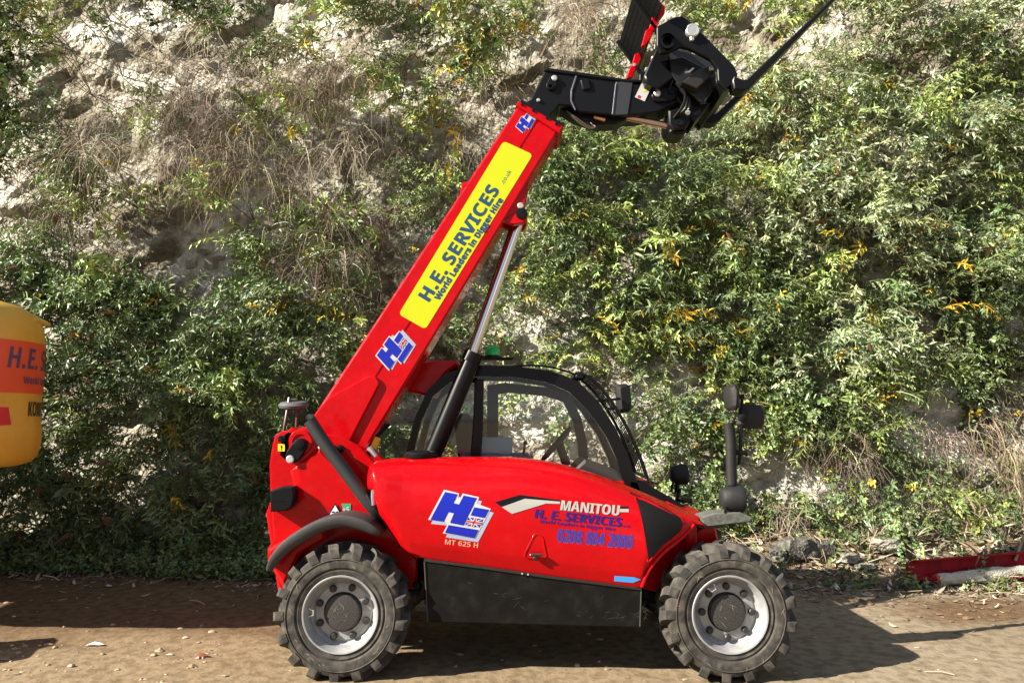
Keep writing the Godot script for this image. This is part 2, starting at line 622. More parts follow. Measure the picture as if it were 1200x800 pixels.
func build_setting() -> void:
	rock_noise.seed = 11; rock_noise.frequency = 0.33; rock_noise.fractal_octaves = 4
	ledge_noise.seed = 5; ledge_noise.noise_type = FastNoiseLite.TYPE_CELLULAR; ledge_noise.frequency = 0.75; ledge_noise.cellular_return_type = FastNoiseLite.RETURN_CELL_VALUE
	ledge_noise.fractal_type = FastNoiseLite.FRACTAL_NONE
	ledge_noise.domain_warp_enabled = true; ledge_noise.domain_warp_amplitude = 0.35; ledge_noise.domain_warp_frequency = 0.9
	fine_noise.seed = 23; fine_noise.frequency = 2.6; fine_noise.fractal_octaves = 4
	soil_noise.seed = 31; soil_noise.frequency = 1.0; soil_noise.fractal_octaves = 4

	# ground: one sheet to the horizon
	var soil := StandardMaterial3D.new()
	soil.resource_name = "soil"
	soil.albedo_texture = noise_tex(1024, 0.02, 3, [[0.0, Color(0.52, 0.5, 0.47)], [0.42, Color(0.8, 0.78, 0.75)], [0.6, Color(0.98, 0.97, 0.95)], [1.0, Color(1, 1, 1)]], FastNoiseLite.TYPE_SIMPLEX_SMOOTH, 6)
	soil.uv1_triplanar = true
	soil.uv1_world_triplanar = true
	soil.uv1_scale = Vector3.ONE * 0.4
	soil.vertex_color_use_as_albedo = true
	soil.roughness = 0.95
	soil.metallic_specular = 0.2
	soil.heightmap_enabled = true
	soil.heightmap_scale = 0.35
	soil.heightmap_texture = noise_tex(1024, 0.045, 9, [], FastNoiseLite.TYPE_SIMPLEX_SMOOTH, 6)
	var soil_tint := func(x: float, z: float) -> Color:
		var pale := Color(0.25, 0.19, 0.122)
		var mud := Color(0.15, 0.1, 0.06)
		var grey := Color(0.27, 0.235, 0.185)
		var m := 0.0
		# churned mud along the right edge and beside the foot of the cliff on the left
		m = maxf(m, (1.0 - smoothstep(0.2, 0.6, absf(z + 1.8 + 0.25 * soil_noise.get_noise_2d(x, 3.0)))) * smoothstep(2.7, 3.9, x))
		m = maxf(m, smoothstep(-0.6, -1.3, z + 0.25 * soil_noise.get_noise_2d(x * 0.6, z)) * smoothstep(-0.5, -1.6, x))
		m = maxf(m, smoothstep(-2.3, -2.75, z) * 0.7)
		m = clampf(m + 0.3 * soil_noise.get_noise_2d(x * 0.8, z * 1.4), 0.0, 1.0)
		var c := pale.lerp(grey, smoothstep(0.0, 2.5, x) * 0.5)
		return c.lerp(mud, m)
	structure("ground", grid_mesh(spread(-6.0, 7.0, 0.055, 400.0), spread(-4.4, 1.4, 0.055, 400.0), func(x: float, z: float) -> Vector3: return Vector3(x, ground_y(x, z), z), soil_tint), soil)

	# cliff
	var chalk := StandardMaterial3D.new()
	chalk.resource_name = "chalk"
	chalk.albedo_texture = noise_tex(1024, 0.011, 17, [[0.0, Color(0.42, 0.4, 0.36)], [0.35, Color(0.72, 0.7, 0.66)], [0.55, Color(0.95, 0.94, 0.9)], [1.0, Color(1, 1, 1)]], FastNoiseLite.TYPE_SIMPLEX_SMOOTH, 6)
	chalk.uv1_triplanar = true
	chalk.uv1_world_triplanar = true
	chalk.uv1_scale = Vector3.ONE * 0.45
	chalk.vertex_color_use_as_albedo = true
	chalk.roughness = 0.95
	chalk.metallic_specular = 0.2
	chalk.heightmap_enabled = true
	chalk.heightmap_scale = 6.0
	chalk.heightmap_texture = noise_tex(1024, 0.02, 19, [], FastNoiseLite.TYPE_SIMPLEX_SMOOTH, 6)
	var rock_tint := func(x: float, y: float) -> Color:
		var earth := Color(0.22, 0.195, 0.15)
		var white := Color(0.72, 0.705, 0.65)
		var dull := Color(0.45, 0.43, 0.375)
		var n := fine_noise.get_noise_2d(x * 0.5, y * 0.5)
		var c := earth.lerp(dull, smoothstep(-0.25, 0.3, n + 0.3 * rock_noise.get_noise_2d(x * 2.0, y * 2.0)))
		c = c.lerp(white, bareness(x, y) * smoothstep(-0.55, 0.05, fine_noise.get_noise_2d(x * 0.9, y * 1.6)))
		# damp seams along the bedding
		var seam := 1.0 - smoothstep(0.0, 0.12, absf(fine_noise.get_noise_2d(x * 0.22, y * 1.3 + 20.0)))
		return c.lerp(earth * 0.7, seam * 0.4)
	var xs := []
	var x := -10.5
	while x < 10.6:
		xs.append(x); x += 0.05
	var ys := []
	var y := -0.4
	while y < 9.6:
		ys.append(y); y += 0.05
	# the brow of the cliff rolls back into the hillside
	for k in 8:
		ys.append(9.6 + k * 0.5)
	var rock := structure("cliff", grid_mesh(xs, ys, func(px: float, py: float) -> Vector3:
		if py > 9.55:
			var t := py - 9.6
			return Vector3(px, 9.6 + 0.6 * t - 0.08 * t * t, cliff_z(px, 9.6) - t * 2.5)
		return Vector3(px, py, cliff_z(px, py)), rock_tint), chalk)

	# loose blocks of chalk standing proud of the face
	var stone_kinds := []
	for k in 7:
		var s := Shape.new()
		var g := RandomNumberGenerator.new()
		g.seed = 70 + k
		s.box(Vector3.ZERO, Vector3(1.0, g.randf_range(0.55, 0.8), 0.7), 0.12)
		var moved := {}
		for i in s.v.size():
			var key := Vector3i((s.v[i] * 1000.0).round())
			if not moved.has(key):
				moved[key] = Vector3(g.randf_range(-1, 1), g.randf_range(-1, 1), g.randf_range(-1, 1)) * 0.11
			s.v[i] += moved[key]
		stone_kinds.append(s.mesh(25.0))
	var stone_mats := []
	for k in 3:
		stone_mats.append(worn("chalk_block_%d" % k, [[0.2, Color(0.3, 0.26, 0.2)], [0.42, Color(0.55, 0.52, 0.44) * (0.85 + 0.12 * k)], [0.8, Color(0.68, 0.65, 0.57) * (0.85 + 0.12 * k)]], 0.6, 0.95, 3.0))
	rng.seed = 404
	for p in [[-3.957, 3.711, 0.406, 0.338, 12], [1.798, 1.758, 0.464, 0.825, 16], [0.536, 2.723, 0.532, 0.479, 10], [-6.024, 4.507, 0.233, 0.583, 6], [4.563, 1.457, 0.9, 0.6, 18], [-5.188, 6.386, 0.432, 0.432, 7], [3.499, 0.591, 0.594, 0.297, 9], [-2.965, 7.309, 0.432, 0.48, 6], [-1.378, 1.867, 0.319, 0.319, 5], [-6.228, 3.938, 0.346, 0.277, 5]]:
		for k in p[4]:
			var q := Vector2(p[0] + rng.randf_range(-1, 1) * p[2], p[1] + rng.randf_range(-1, 1) * p[3])
			var o := part("stone", stone_kinds[rng.randi() % 7], stone_mats[rng.randi() % 3], rock)
			var sz := rng.randf_range(0.1, 0.25)
			o.transform = Transform3D(Basis.from_euler(Vector3(rng.randf_range(-0.3, 0.2), rng.randf_range(-0.4, 0.4), rng.randf_range(-0.25, 0.25))).scaled(Vector3(sz, sz * rng.randf_range(0.7, 1.1), sz * 0.7)), Vector3(q.x, q.y, cliff_z(q.x, q.y) + sz * 0.05))

# ---------------------------------------------------------------- plants
var sprigs := {}
var leaf_mat: StandardMaterial3D
var twig_mat: StandardMaterial3D

func blade(s: Shape, at: Vector3, dir: Vector3, across: Vector3, sag: Vector3, long: float, wide: float, col: Color) -> void:
	var d1 := (dir + sag * 0.25).normalized()
	var d2 := (dir + sag * 0.9).normalized()
	var d3 := (dir + sag * 1.6).normalized()
	var p1 := at + d1 * long * 0.34
	var p2 := p1 + d2 * long * 0.34
	var p3 := p2 + d3 * long * 0.32
	var up := d1.cross(across).normalized()
	s.tint = col
	var w1 := across * wide * 0.5
	var w2 := across * wide * 0.4
	var f := up * wide * 0.16
	s.tri(at, p1 - w1 + f, p1)
	s.tri(at, p1, p1 + w1 + f)
	s.quad(p1 - w1 + f, p2 - w2 + f, p2, p1)
	s.quad(p1, p2, p2 + w2 + f, p1 + w1 + f)
	s.tri(p2 - w2 + f, p3, p2)
	s.tri(p2, p3, p2 + w2 + f)

# a leafy shoot growing along +y and sagging towards +z
func make_sprig(seed_n: int, length: float, pairs: int, leaf_long: float, leaf_wide: float, bend: float, open: float) -> ArrayMesh:
	var g := RandomNumberGenerator.new()
	g.seed = seed_n
	var s := Shape.new()
	var pts := []
	var p := Vector3.ZERO
	for i in 7:
		pts.append(p)
		p += Vector3(g.randf_range(-0.1, 0.1), 1.0, bend * (i / 6.0) * 1.3).normalized() * length / 6.0
	s.tint = Color(0.75, 0.6, 0.5)
	s.tube(pts, [0.004, 0.004, 0.0035, 0.003, 0.0025, 0.002, 0.001], 3, false)
	for i in pairs:
		var t := 0.12 + 0.88 * i / (pairs - 1.0)
		var at: Vector3 = (pts[int(t * 5.99)] as Vector3).lerp(pts[int(t * 5.99) + 1], fmod(t * 5.99, 1.0))
		var d: Vector3 = ((pts[int(t * 5.99) + 1] as Vector3) - pts[int(t * 5.99)]).normalized()
		var turn := (i % 2) * PI * 0.5 + g.randf_range(-0.5, 0.5)
		var x := Vector3.RIGHT.rotated(Vector3.UP, turn)
		for e in [-1.0, 1.0]:
			if g.randf() < 0.1:
				continue
			var out: Vector3 = (d * (1.0 - open) + x * e * open + Vector3(g.randf_range(-0.25, 0.25), g.randf_range(-0.25, 0.25), g.randf_range(-0.1, 0.3))).normalized()
			var across := out.cross(Vector3.UP.cross(out) if absf(out.y) < 0.95 else Vector3.RIGHT).cross(out).normalized().rotated(out, g.randf_range(-0.9, 0.9))
			var l := leaf_long * (1.0 - 0.45 * t) * g.randf_range(0.75, 1.2)
			var b := g.randf_range(0.6, 1.4)
			var col := Color(b, b, b * g.randf_range(0.8, 1.1))
			if g.randf() < 0.16:
				col = Color(b * 1.7, b * 1.55, b * 2.0)   # the felted pale underside shows
			blade(s, at, out, across, Vector3(0, -0.1, 0.5 * g.randf_range(0.3, 1.2)), l, leaf_wide * (l / leaf_long) * g.randf_range(0.85, 1.2), col)
	return s.mesh(80.0, true)

# a tangle of dead hanging stems
func make_tangle(seed_n: int, n: int, long: float, thick: float, wild: float) -> ArrayMesh:
	var g := RandomNumberGenerator.new()
	g.seed = seed_n
	var s := Shape.new()
	for k in n:
		var p := Vector3(g.randf_range(-0.16, 0.16), g.randf_range(-0.08, 0.08), g.randf_range(-0.05, 0.05))
		var d := Vector3(g.randf_range(-1, 1), g.randf_range(-0.4, 0.7), g.randf_range(0.1, 0.8)).normalized()
		var l := long * g.randf_range(0.5, 1.25) / 7.0
		var pts := []
		var rad := []
		var r0 := thick * g.randf_range(0.6, 1.3)
		for i in 8:
			pts.append(p)
			rad.append(r0 * (1.0 - i / 9.0))
			d = (d + Vector3(g.randf_range(-wild, wild), -0.42 + g.randf_range(-wild, wild) * 0.6, g.randf_range(-wild, wild) * 0.6 - 0.05)).normalized()
			p += d * l
		var b := g.randf_range(0.6, 1.45)
		s.tint = Color(b, b * g.randf_range(0.92, 1.02), b * g.randf_range(0.85, 1.05))
		s.tube(pts, rad, 3, false)
	return s.mesh(80.0, true)

# stiff upright blades from one root
func make_tuft(seed_n: int, n: int, long: float, wide: float, lean: float) -> ArrayMesh:
	var g := RandomNumberGenerator.new()
	g.seed = seed_n
	var s := Shape.new()
	for k in n:
		var a := g.randf() * TAU
		var d := Vector3(cos(a) * lean * g.randf(), 1.0, sin(a) * lean * g.randf()).normalized()
		var b := g.randf_range(0.6, 1.4)
		blade(s, Vector3(cos(a), 0, sin(a)) * 0.04 * g.randf(), d, d.cross(Vector3(sin(a), 0.1, cos(a))).normalized(), Vector3(cos(a), -0.4, sin(a)) * 0.5, long * g.randf_range(0.5, 1.1), wide, Color(b, b, b))
	return s.mesh(80.0, true)

func make_spike(seed_n: int) -> ArrayMesh:
	# a spent flower head: a tapering spike of small dry capsules
	var g := RandomNumberGenerator.new()
	g.seed = seed_n
	var s := Shape.new()
	for k in 46:
		var t := k / 46.0
		var a := k * 2.4
		var r := 0.017 * (1.0 - t * 0.8)
		var p := Vector3(cos(a) * r, t * 0.17, sin(a) * r + 0.05 * t * t)
		var q := 0.008 * (1.1 - t * 0.6)
		var b := g.randf_range(0.6, 1.4)
		s.tint = Color(b, b, b)
		s.tri(p + Vector3(0, q, 0), p + Vector3(q, -q, q), p + Vector3(-q, -q, q))
		s.tri(p + Vector3(0, q, 0), p + Vector3(-q, -q, -q), p + Vector3(q, -q, -q))
		s.tri(p + Vector3(0, q, 0), p + Vector3(q, -q, -q), p + Vector3(q, -q, q))
	return s.mesh(60.0, true)

func build_sprigs() -> void:
	leaf_mat = StandardMaterial3D.new()
	leaf_mat.resource_name = "leaf"
	leaf_mat.vertex_color_use_as_albedo = true
	leaf_mat.roughness = 0.42
	leaf_mat.metallic_specular = 0.5
	leaf_mat.backlight_enabled = true
	leaf_mat.backlight = Color(0.42, 0.5, 0.24)
	leaf_mat.cull_mode = BaseMaterial3D.CULL_DISABLED
	twig_mat = StandardMaterial3D.new()
	twig_mat.resource_name = "twig"
	twig_mat.vertex_color_use_as_albedo = true
	twig_mat.roughness = 0.85
	twig_mat.cull_mode = BaseMaterial3D.CULL_DISABLED
	for k in 4:
		sprigs["long_%d" % k] = make_sprig(100 + k, 0.4, 8, 0.135, 0.03, 0.9, 0.62)
		sprigs["broad_%d" % k] = make_sprig(120 + k, 0.26, 5, 0.085, 0.055, 0.5, 0.75)
		sprigs["small_%d" % k] = make_sprig(140 + k, 0.3, 9, 0.06, 0.022, 0.6, 0.6)
		sprigs["dead_%d" % k] = make_tangle(160 + k, 15, 0.58, 0.0037, 0.55)
		sprigs["hang_%d" % k] = make_tangle(180 + k, 20, 0.6, 0.0032, 0.34)
		sprigs["tuft_%d" % k] = make_tuft(200 + k, 16, 0.3, 0.009, 0.9)
	sprigs["spike_0"] = make_spike(1)
	sprigs["spike_1"] = make_spike(2)

func aim(at: Vector3, dir: Vector3, size: float, spin: float) -> Transform3D:
	# +y along dir, +z towards the ground
	var y := dir.normalized()
	var z := Vector3.DOWN - y * Vector3.DOWN.dot(y)
	if z.length() < 0.05:
		z = Vector3.BACK
	z = z.normalized().rotated(y, spin)
	return Transform3D(Basis(y.cross(z), y, z) * size, at)

func spot_color(c: Color, spread_b: float) -> Color:
	var b := exp(rng.randfn(0.0, spread_b))
	return Color(c.r * b * rng.randf_range(0.88, 1.14), c.g * b, c.b * b * rng.randf_range(0.8, 1.2))

const GREEN := Color(0.15, 0.213, 0.085)
const SILVER := Color(0.325, 0.39, 0.22)
const LIME := Color(0.285, 0.37, 0.115)
const GOLD := Color(0.46, 0.33, 0.03)
const DEEP := Color(0.075, 0.105, 0.035)
const BROWN := Color(0.23, 0.185, 0.135)
const STRAW := Color(0.38, 0.325, 0.23)

# one plant on the face: an ellipse of half width hw and half height hh round (cx, cy), standing thick metres out
func plant(kind: String, label: String, cx: float, cy: float, hw: float, hh: float, thick := 0.45, dens := 1.0) -> Node3D:
	var look: Dictionary = {
		"buddleia": {name = "buddleia_bush", category = "bush", group = "green buddleia bushes on the cliff", set = "long", per = 190.0, color = GREEN, alt = LIME, alt_share = 0.14, gold = 0.02, spikes = 5.0},
		"silver": {name = "buddleia_bush", category = "bush", group = "silvery buddleia bushes on the cliff", set = "long", per = 215.0, color = SILVER, alt = LIME, alt_share = 0.22, gold = 0.02, spikes = 5.0},
		"yellow": {name = "yellowing_shrub", category = "shrub", group = "yellowing shrubs on the cliff", set = "long", per = 110.0, color = LIME, alt = GREEN, alt_share = 0.35, gold = 0.14, spikes = 0.0},
		"ivy": {name = "ivy_patch", category = "ivy", group = "ivy patches on the cliff", set = "broad", per = 170.0, color = DEEP, alt = GREEN, alt_share = 0.3, gold = 0.01, spikes = 0.0},
		"bramble": {name = "bramble_bush", category = "bramble", group = "brambles on the cliff", set = "broad", per = 130.0, color = GREEN, alt = LIME, alt_share = 0.16, gold = 0.03, spikes = 0.0},
		"fine": {name = "leafy_shrub", category = "shrub", group = "small leaved shrubs on the cliff", set = "small", per = 200.0, color = GREEN, alt = LIME, alt_share = 0.3, gold = 0.02, spikes = 0.0},
		"dead": {name = "dead_creeper", category = "dead creeper", group = "dead creepers on the cliff", set = "dead", per = 21.0, color = BROWN, alt = STRAW, alt_share = 0.3, gold = 0.0, spikes = 0.0},
		"hang": {name = "hanging_dead_grass", category = "dead grass", group = "hanging dead grass on the cliff", set = "hang", per = 24.0, color = BROWN, alt = STRAW, alt_share = 0.4, gold = 0.0, spikes = 0.0},
		"straw": {name = "dry_grass", category = "grass", group = "dry grass at the cliff foot", set = "tuft", per = 70.0, color = STRAW, alt = LIME, alt_share = 0.25, gold = 0.05, spikes = 0.0},
	}[kind]
	var origin := Vector3(cx, cy, cliff_z(cx, cy))
	var o := thing(look.name, label, look.category, origin, look.group)
	var area := PI * hw * hh
	var dry: bool = kind in ["dead", "hang"]
	var groups := maxi(3, int(area * (9.0 if not dry else 12.0)))
	var each := maxi(2, int(look.per * dens * area / groups))
	var sets := [[], [], [], [], [], []]
	var spikes := []
	var stems := []
	var root := Vector3(cx, cy - hh * 0.55, 0)
	root.z = cliff_z(root.x, root.y) - 0.03
	for c in groups:
		var r := sqrt(rng.randf()) * rng.randf_range(0.75, 1.12)
		var a := rng.randf() * TAU
		var u := cos(a) * r
		var v := sin(a) * r
		var q := Vector3(cx + u * hw, cy + v * hh, 0)
		q.y = maxf(q.y, 0.08)
		q.z = maxf(cliff_z(q.x, q.y), -4.2) + 0.04 + thick * maxf(0.1, 1.0 - r * r * 0.85) * rng.randf_range(0.3, 1.0)
		var dir := Vector3(u * 0.6 + rng.randf_range(-0.6, 0.75), rng.randf_range(-0.35, 0.8), rng.randf_range(0.35, 1.0)).normalized()
		var mood := exp(rng.randfn(0.0, 0.2))
		var tone: Color = look.alt if rng.randf() < look.alt_share else look.color
		if stems.size() < (3 if kind == "yellow" else 6) and not dry:
			stems.append([root, root.lerp(q, 0.85)])
		for k in each:
			var s := q + Vector3(rng.randfn(0, 0.13), rng.randfn(0, 0.12), rng.randfn(0, 0.09))
			if not dry:
				s -= dir * rng.randf_range(0.0, 0.3)
			s.z = maxf(s.z, cliff_z(s.x, s.y) + 0.01)
			var col := spot_color(tone, 0.22) * mood
			if rng.randf() < look.gold:
				col = spot_color(GOLD, 0.25)
			var xf: Transform3D
			if dry:
				xf = Transform3D(Basis.from_euler(Vector3(0, rng.randf_range(-0.7, 0.7), rng.randf_range(-0.5, 0.5))) * rng.randf_range(0.6, 1.25), s - origin)
			elif kind == "straw":
				xf = aim(s - origin, Vector3(rng.randfn(0, 0.35), 1, rng.randf_range(0.0, 0.6)), rng.randf_range(0.7, 1.6), rng.randf() * TAU)
			else:
				xf = aim(s - origin, dir + Vector3(rng.randfn(0, 0.45), rng.randfn(0, 0.4), rng.randfn(0, 0.35)), rng.randf_range(0.65, 1.2), rng.randfn(0, 0.5))
			sets[rng.randi() % 4 if (dry or kind == "straw" or rng.randf() > 0.3) else 4 + rng.randi() % 2].append([xf, col])
		if rng.randf() < look.spikes * 0.07:
			spikes.append([aim(q + dir * 0.12 - origin, dir + Vector3(0, 0.3, 0), rng.randf_range(0.8, 1.3), 0.0), spot_color(Color(0.24, 0.12, 0.06), 0.3)])
	for k in 6:
		if sets[k].size() > 0:
			var which := "%s_%d" % [look.set, k] if k < 4 else "%s_%d" % ["long" if look.set == "small" else "small", k - 4]
			swarm("dead_stems" if dry else ("blades" if kind == "straw" else "leaves"), sprigs[which], twig_mat if dry else leaf_mat, o, sets[k])
	if spikes.size() > 0:
		swarm("flower_spikes", sprigs["spike_0"], twig_mat, o, spikes)
	if kind != "straw":
		for st in stems:
			var m := Shape.new()
			var a0: Vector3 = st[0]
			var b0: Vector3 = st[1]
			var mid := a0.lerp(b0, 0.5) + Vector3(rng.randf_range(-0.2, 0.2), rng.randf_range(0.0, 0.2), rng.randf_range(0.0, 0.08))
			m.tube(spline([a0 - origin, mid - origin, b0 - origin], 5), 0.0055, 5)
			part("stem", m.mesh(60.0), paint("bark", Color(0.13, 0.1, 0.07), 0.9), o)
	return o

func branch(label: String, pts: Array, rad: float, mat: Material) -> void:
	# a bare branch standing off the face; each point is x, y and its distance out from the rock
	var p := []
	for q in pts:
		p.append(Vector3(q.x, q.y, cliff_z(q.x, q.y) + q.z))
	var s := Shape.new()
	var line := spline(p, 6)
	var rr := []
	for i in line.size():
		rr.append(rad * (1.0 - 0.75 * i / (line.size() - 1.0)))
	var base: Vector3 = p[0]
	for i in line.size():
		line[i] = line[i] - base
	var o := thing("bare_branch", label, "branch", base, "bare branches on the cliff")
	s.tube(line, rr, 5)
	part("limb", s.mesh(60.0), mat, o)
	for k in 5:
		var i := 3 + k * (line.size() - 4) / 5
		var a: Vector3 = line[i]
		var d := Vector3(rng.randf_range(-1, 1), rng.randf_range(-0.9, 0.3), rng.randf_range(-0.1, 0.4)).normalized()
		var t := Shape.new()
		t.tube(spline([a, a + d * 0.14, a + d * 0.3 + Vector3(0, -0.07, 0)], 3), [rad * 0.4, rad * 0.35, rad * 0.3, rad * 0.25, rad * 0.2, rad * 0.15, rad * 0.1], 4)
		part("twig", t.mesh(60.0), mat, o)

func build_plants() -> void:
	build_sprigs()
	rng.seed = 2024
	# --- top left
	plant("yellow", "yellow leaved shrub overhanging in the top left corner of the cliff", -7.22, 7.668, 0.998, 0.599, 0.6, 1.2)
	plant("buddleia", "dark green bush clinging to the cliff's left edge under the yellow leaved shrub", -7.218, 6.321, 0.791, 0.913, 0.5, 1.1)
	plant("ivy", "dark ivy clump left of the square pale chalk patch", -6.193, 5.787, 0.777, 0.538, 0.4, 1.2)
	plant("bramble", "yellow green bramble ledge above the square pale chalk patch", -5.257, 7.298, 0.794, 0.366, 0.5)
	plant("ivy", "glossy dark ivy between the two bare chalk patches at the top", -4.116, 7.14, 0.604, 0.664, 0.45)
	plant("dead", "brown dead creeper hanging right of the square pale chalk patch", -3.975, 5.918, 0.766, 0.707, 0.35)
	plant("hang", "long curtain of dead grass below the square pale chalk patch", -4.68, 5.061, 0.758, 0.583, 0.3, 0.65)
	plant("dead", "grey brown dead creeper mat above the blocky chalk ledge", -3.437, 4.96, 0.806, 0.691, 0.35, 0.8)
	plant("buddleia", "green bush at the left edge level with the narrow chalk strip", -6.855, 4.268, 0.525, 0.584, 0.45)
	plant("ivy", "dark ivy around the hollow beside the narrow chalk strip", -6.556, 4.981, 0.472, 0.531, 0.25)
	plant("dead", "thin dead creeper trailing over the narrow chalk strip", -5.462, 4.494, 0.638, 0.58, 0.3)
	plant("yellow", "sparse yellow green shrub growing under the dead grass curtain", -4.876, 4.288, 0.632, 0.345, 0.35)
	plant("fine", "olive green shrub just under the bright chalk scar's left side", -3.471, 6.53, 0.535, 0.416, 0.4)
	plant("bramble", "small yellow green bramble at the very top between two chalk patches", -6.154, 7.848, 0.621, 0.273, 0.4)
	plant("fine", "dull green shrub hanging under the dark ivy clump at upper left", -5.953, 5.164, 0.59, 0.354, 0.35, 0.8)
	plant("yellow", "thin yellow green shrub at the centre of the grey brown creeper mat", -3.511, 4.511, 0.514, 0.343, 0.35, 0.7)
	plant("fine", "green shrub growing left of the square pale chalk patch at its top", -6.228, 6.718, 0.73, 0.548, 0.4, 1.2)
	plant("hang", "dead grass fringe between the narrow chalk strip and the blocky ledge", -5.053, 3.854, 0.571, 0.4, 0.3)
	plant("fine", "small green tuft below the square pale chalk patch's right corner", -4.438, 5.59, 0.376, 0.282, 0.35, 0.8)
	plant("yellow", "yellow green shrub between the creeper mat and the bright chalk scar", -2.802, 5.336, 0.52, 0.439, 0.4)
	plant("fine", "olive shrub low in the dead creeper just left of the boom sign", -1.999, 4.101, 0.504, 0.358, 0.4, 0.8)
	plant("buddleia", "loose green bush hanging from the top edge left of the bright chalk scar", -4.722, 7.774, 0.675, 0.368, 0.5, 0.8)
	plant("buddleia", "green bush on the ledge between the narrow chalk strip and the blocky chalk", -5.203, 4.812, 0.524, 0.443, 0.4, 0.7)
	# --- top centre, left of the boom
	plant("yellow", "sparse yellow shrub right of the bright chalk scar at the top", -2.003, 7.262, 0.715, 0.655, 0.45, 1.2)
	plant("fine", "olive shrub in the gap between dead grass and golden leaved shrub", -1.583, 6.382, 0.584, 0.525, 0.4, 0.8)
	plant("hang", "dead grass hanging below the bright chalk scar at the top", -2.414, 5.861, 0.814, 0.698, 0.3, 1.1)
	plant("yellow", "golden leaved shrub scattered up the cliff left of the boom head", -0.488, 6.758, 0.816, 0.874, 0.5, 1.15)
	plant("dead", "thick brown dead creeper left of the yellow boom sign", -1.975, 4.663, 0.962, 0.679, 0.35, 0.8)
	plant("fine", "olive green shrub over the cliff left of the boom lug", -1.087, 4.39, 0.503, 0.503, 0.35)
	plant("hang", "dead grass curtain directly behind the gooseneck of the boom", 0.791, 6.985, 0.696, 0.812, 0.35, 1.1)
	plant("yellow", "thin yellowing shrub midway between dead creeper and boom sign", -1.422, 5.49, 0.687, 0.516, 0.35)
	plant("fine", "green shrub on the shaded ledge left of the blocky chalk", -2.851, 3.813, 0.56, 0.504, 0.4)
	plant("dead", "dead creeper curtain right of the blocky chalk ledge", -2.257, 3.622, 0.666, 0.555, 0.3)
	# --- left, middle and low
	plant("buddleia", "sunlit leafy buddleia above the yellow excavator", -5.977, 3.259, 1.023, 0.568, 0.7)
	plant("buddleia", "sunlit buddleia just right of the yellow excavator's top", -4.952, 2.833, 0.894, 0.67, 0.85)
	plant("buddleia", "sunlit buddleia below the blocky chalk ledge", -3.769, 2.65, 0.882, 0.606, 0.8)
	plant("buddleia", "pale tipped buddleia left of the boom's lower mark", -2.757, 2.754, 0.876, 0.657, 0.7)
	plant("yellow", "yellow leaved shrub tucked behind the lower end of the boom", -1.976, 2.803, 0.49, 0.49, 0.5)
	plant("buddleia", "shaded buddleia right beside the excavator's orange sign", -5.524, 1.766, 0.769, 0.769, 1.0)
	plant("buddleia", "shaded buddleia midway between excavator and telehandler", -4.317, 1.657, 0.868, 0.759, 1.05)
	plant("buddleia", "buddleia behind the telehandler's rear work light", -3.109, 1.763, 0.861, 0.7, 0.9)
	plant("buddleia", "low shaded buddleia under the excavator's counterweight", -5.7, 0.606, 0.859, 0.751, 1.1)
	plant("buddleia", "low shaded buddleia in the darkest part of the left bank", -4.486, 0.567, 0.902, 0.743, 1.1)
	plant("buddleia", "low shaded buddleia just left of the telehandler's rear", -3.364, 0.626, 0.79, 0.737, 1.05)
	plant("bramble", "bramble growing behind the gap under the raised boom", -1.701, 1.868, 0.64, 0.64, 0.6)
	plant("ivy", "dark ivy behind the telehandler's rear wheel and chassis", -2.04, 0.539, 0.935, 0.727, 0.8)
	# --- centre, right of the boom
	plant("buddleia", "green buddleia right of the boom's top end below the gooseneck", 1.028, 4.897, 0.832, 0.61, 0.6)
	plant("buddleia", "dense buddleia right of the chrome lift ram", 0.833, 3.922, 0.763, 0.708, 0.6)
	plant("fine", "olive shrub on the chalk just above the cab roof", 0.435, 3.116, 0.591, 0.537, 0.4, 0.6)
	plant("buddleia", "dark green buddleia under the fork carriage", 2.122, 4.434, 0.817, 0.763, 0.65)
	plant("fine", "small leaved shrub above the cab's far mirror", 1.446, 2.935, 0.637, 0.637, 0.45)
	plant("yellow", "yellow green shrub beside the windscreen guard", 2.111, 2.653, 0.629, 0.525, 0.45)
	plant("dead", "brown dead creeper under the tilt ram of the boom head", 1.673, 5.388, 0.669, 0.39, 0.3)
	plant("yellow", "sparse yellow leaved shrub just right of the fork tips", 2.972, 6.743, 0.794, 0.681, 0.5, 1.2)
	plant("bramble", "bramble seen through the cab windows", 0, 1.76, 0.943, 0.419, 0.35, 0.6)
	plant("bramble", "pale bramble between the windscreen guard and the mirror post", 2.023, 1.353, 0.612, 0.612, 0.45, 0.9)
	# --- right
	plant("silver", "bright silvery buddleia at the very top right beyond the fork tips", 5.018, 6.649, 1.225, 0.779, 0.8)
	plant("silver", "silvery buddleia in the top right corner of the cliff", 6.426, 6.451, 0.767, 0.877, 0.7)
	plant("silver", "bright buddleia right below the longer fork tine", 3.759, 5.51, 0.989, 0.769, 0.75)
	plant("silver", "sunlit buddleia in the upper middle of the right bank", 5.107, 5.025, 1.022, 0.753, 0.8)
	plant("buddleia", "green buddleia at the right edge below the silvery corner bush", 6.161, 4.452, 0.632, 0.842, 0.55)
	plant("silver", "pale buddleia right of the fork heels", 3.077, 4.171, 0.86, 0.645, 0.7)
	plant("silver", "buddleia with drooping white backed leaves in the middle of the right bank", 4.3, 3.795, 1.002, 0.739, 0.75)
	plant("buddleia", "dark green buddleia with rust coloured spent flower spikes on the right", 5.133, 3.219, 0.931, 0.672, 0.7)
	plant("buddleia", "green buddleia above the telehandler's mirror post", 2.856, 2.919, 0.839, 0.681, 0.7)
	plant("silver", "low buddleia right of the mirror post", 3.876, 2.478, 0.926, 0.669, 0.65)
	plant("ivy", "dark ivy at the right edge of the bank above the chalk rubble", 5.78, 2.673, 0.61, 0.61, 0.4)
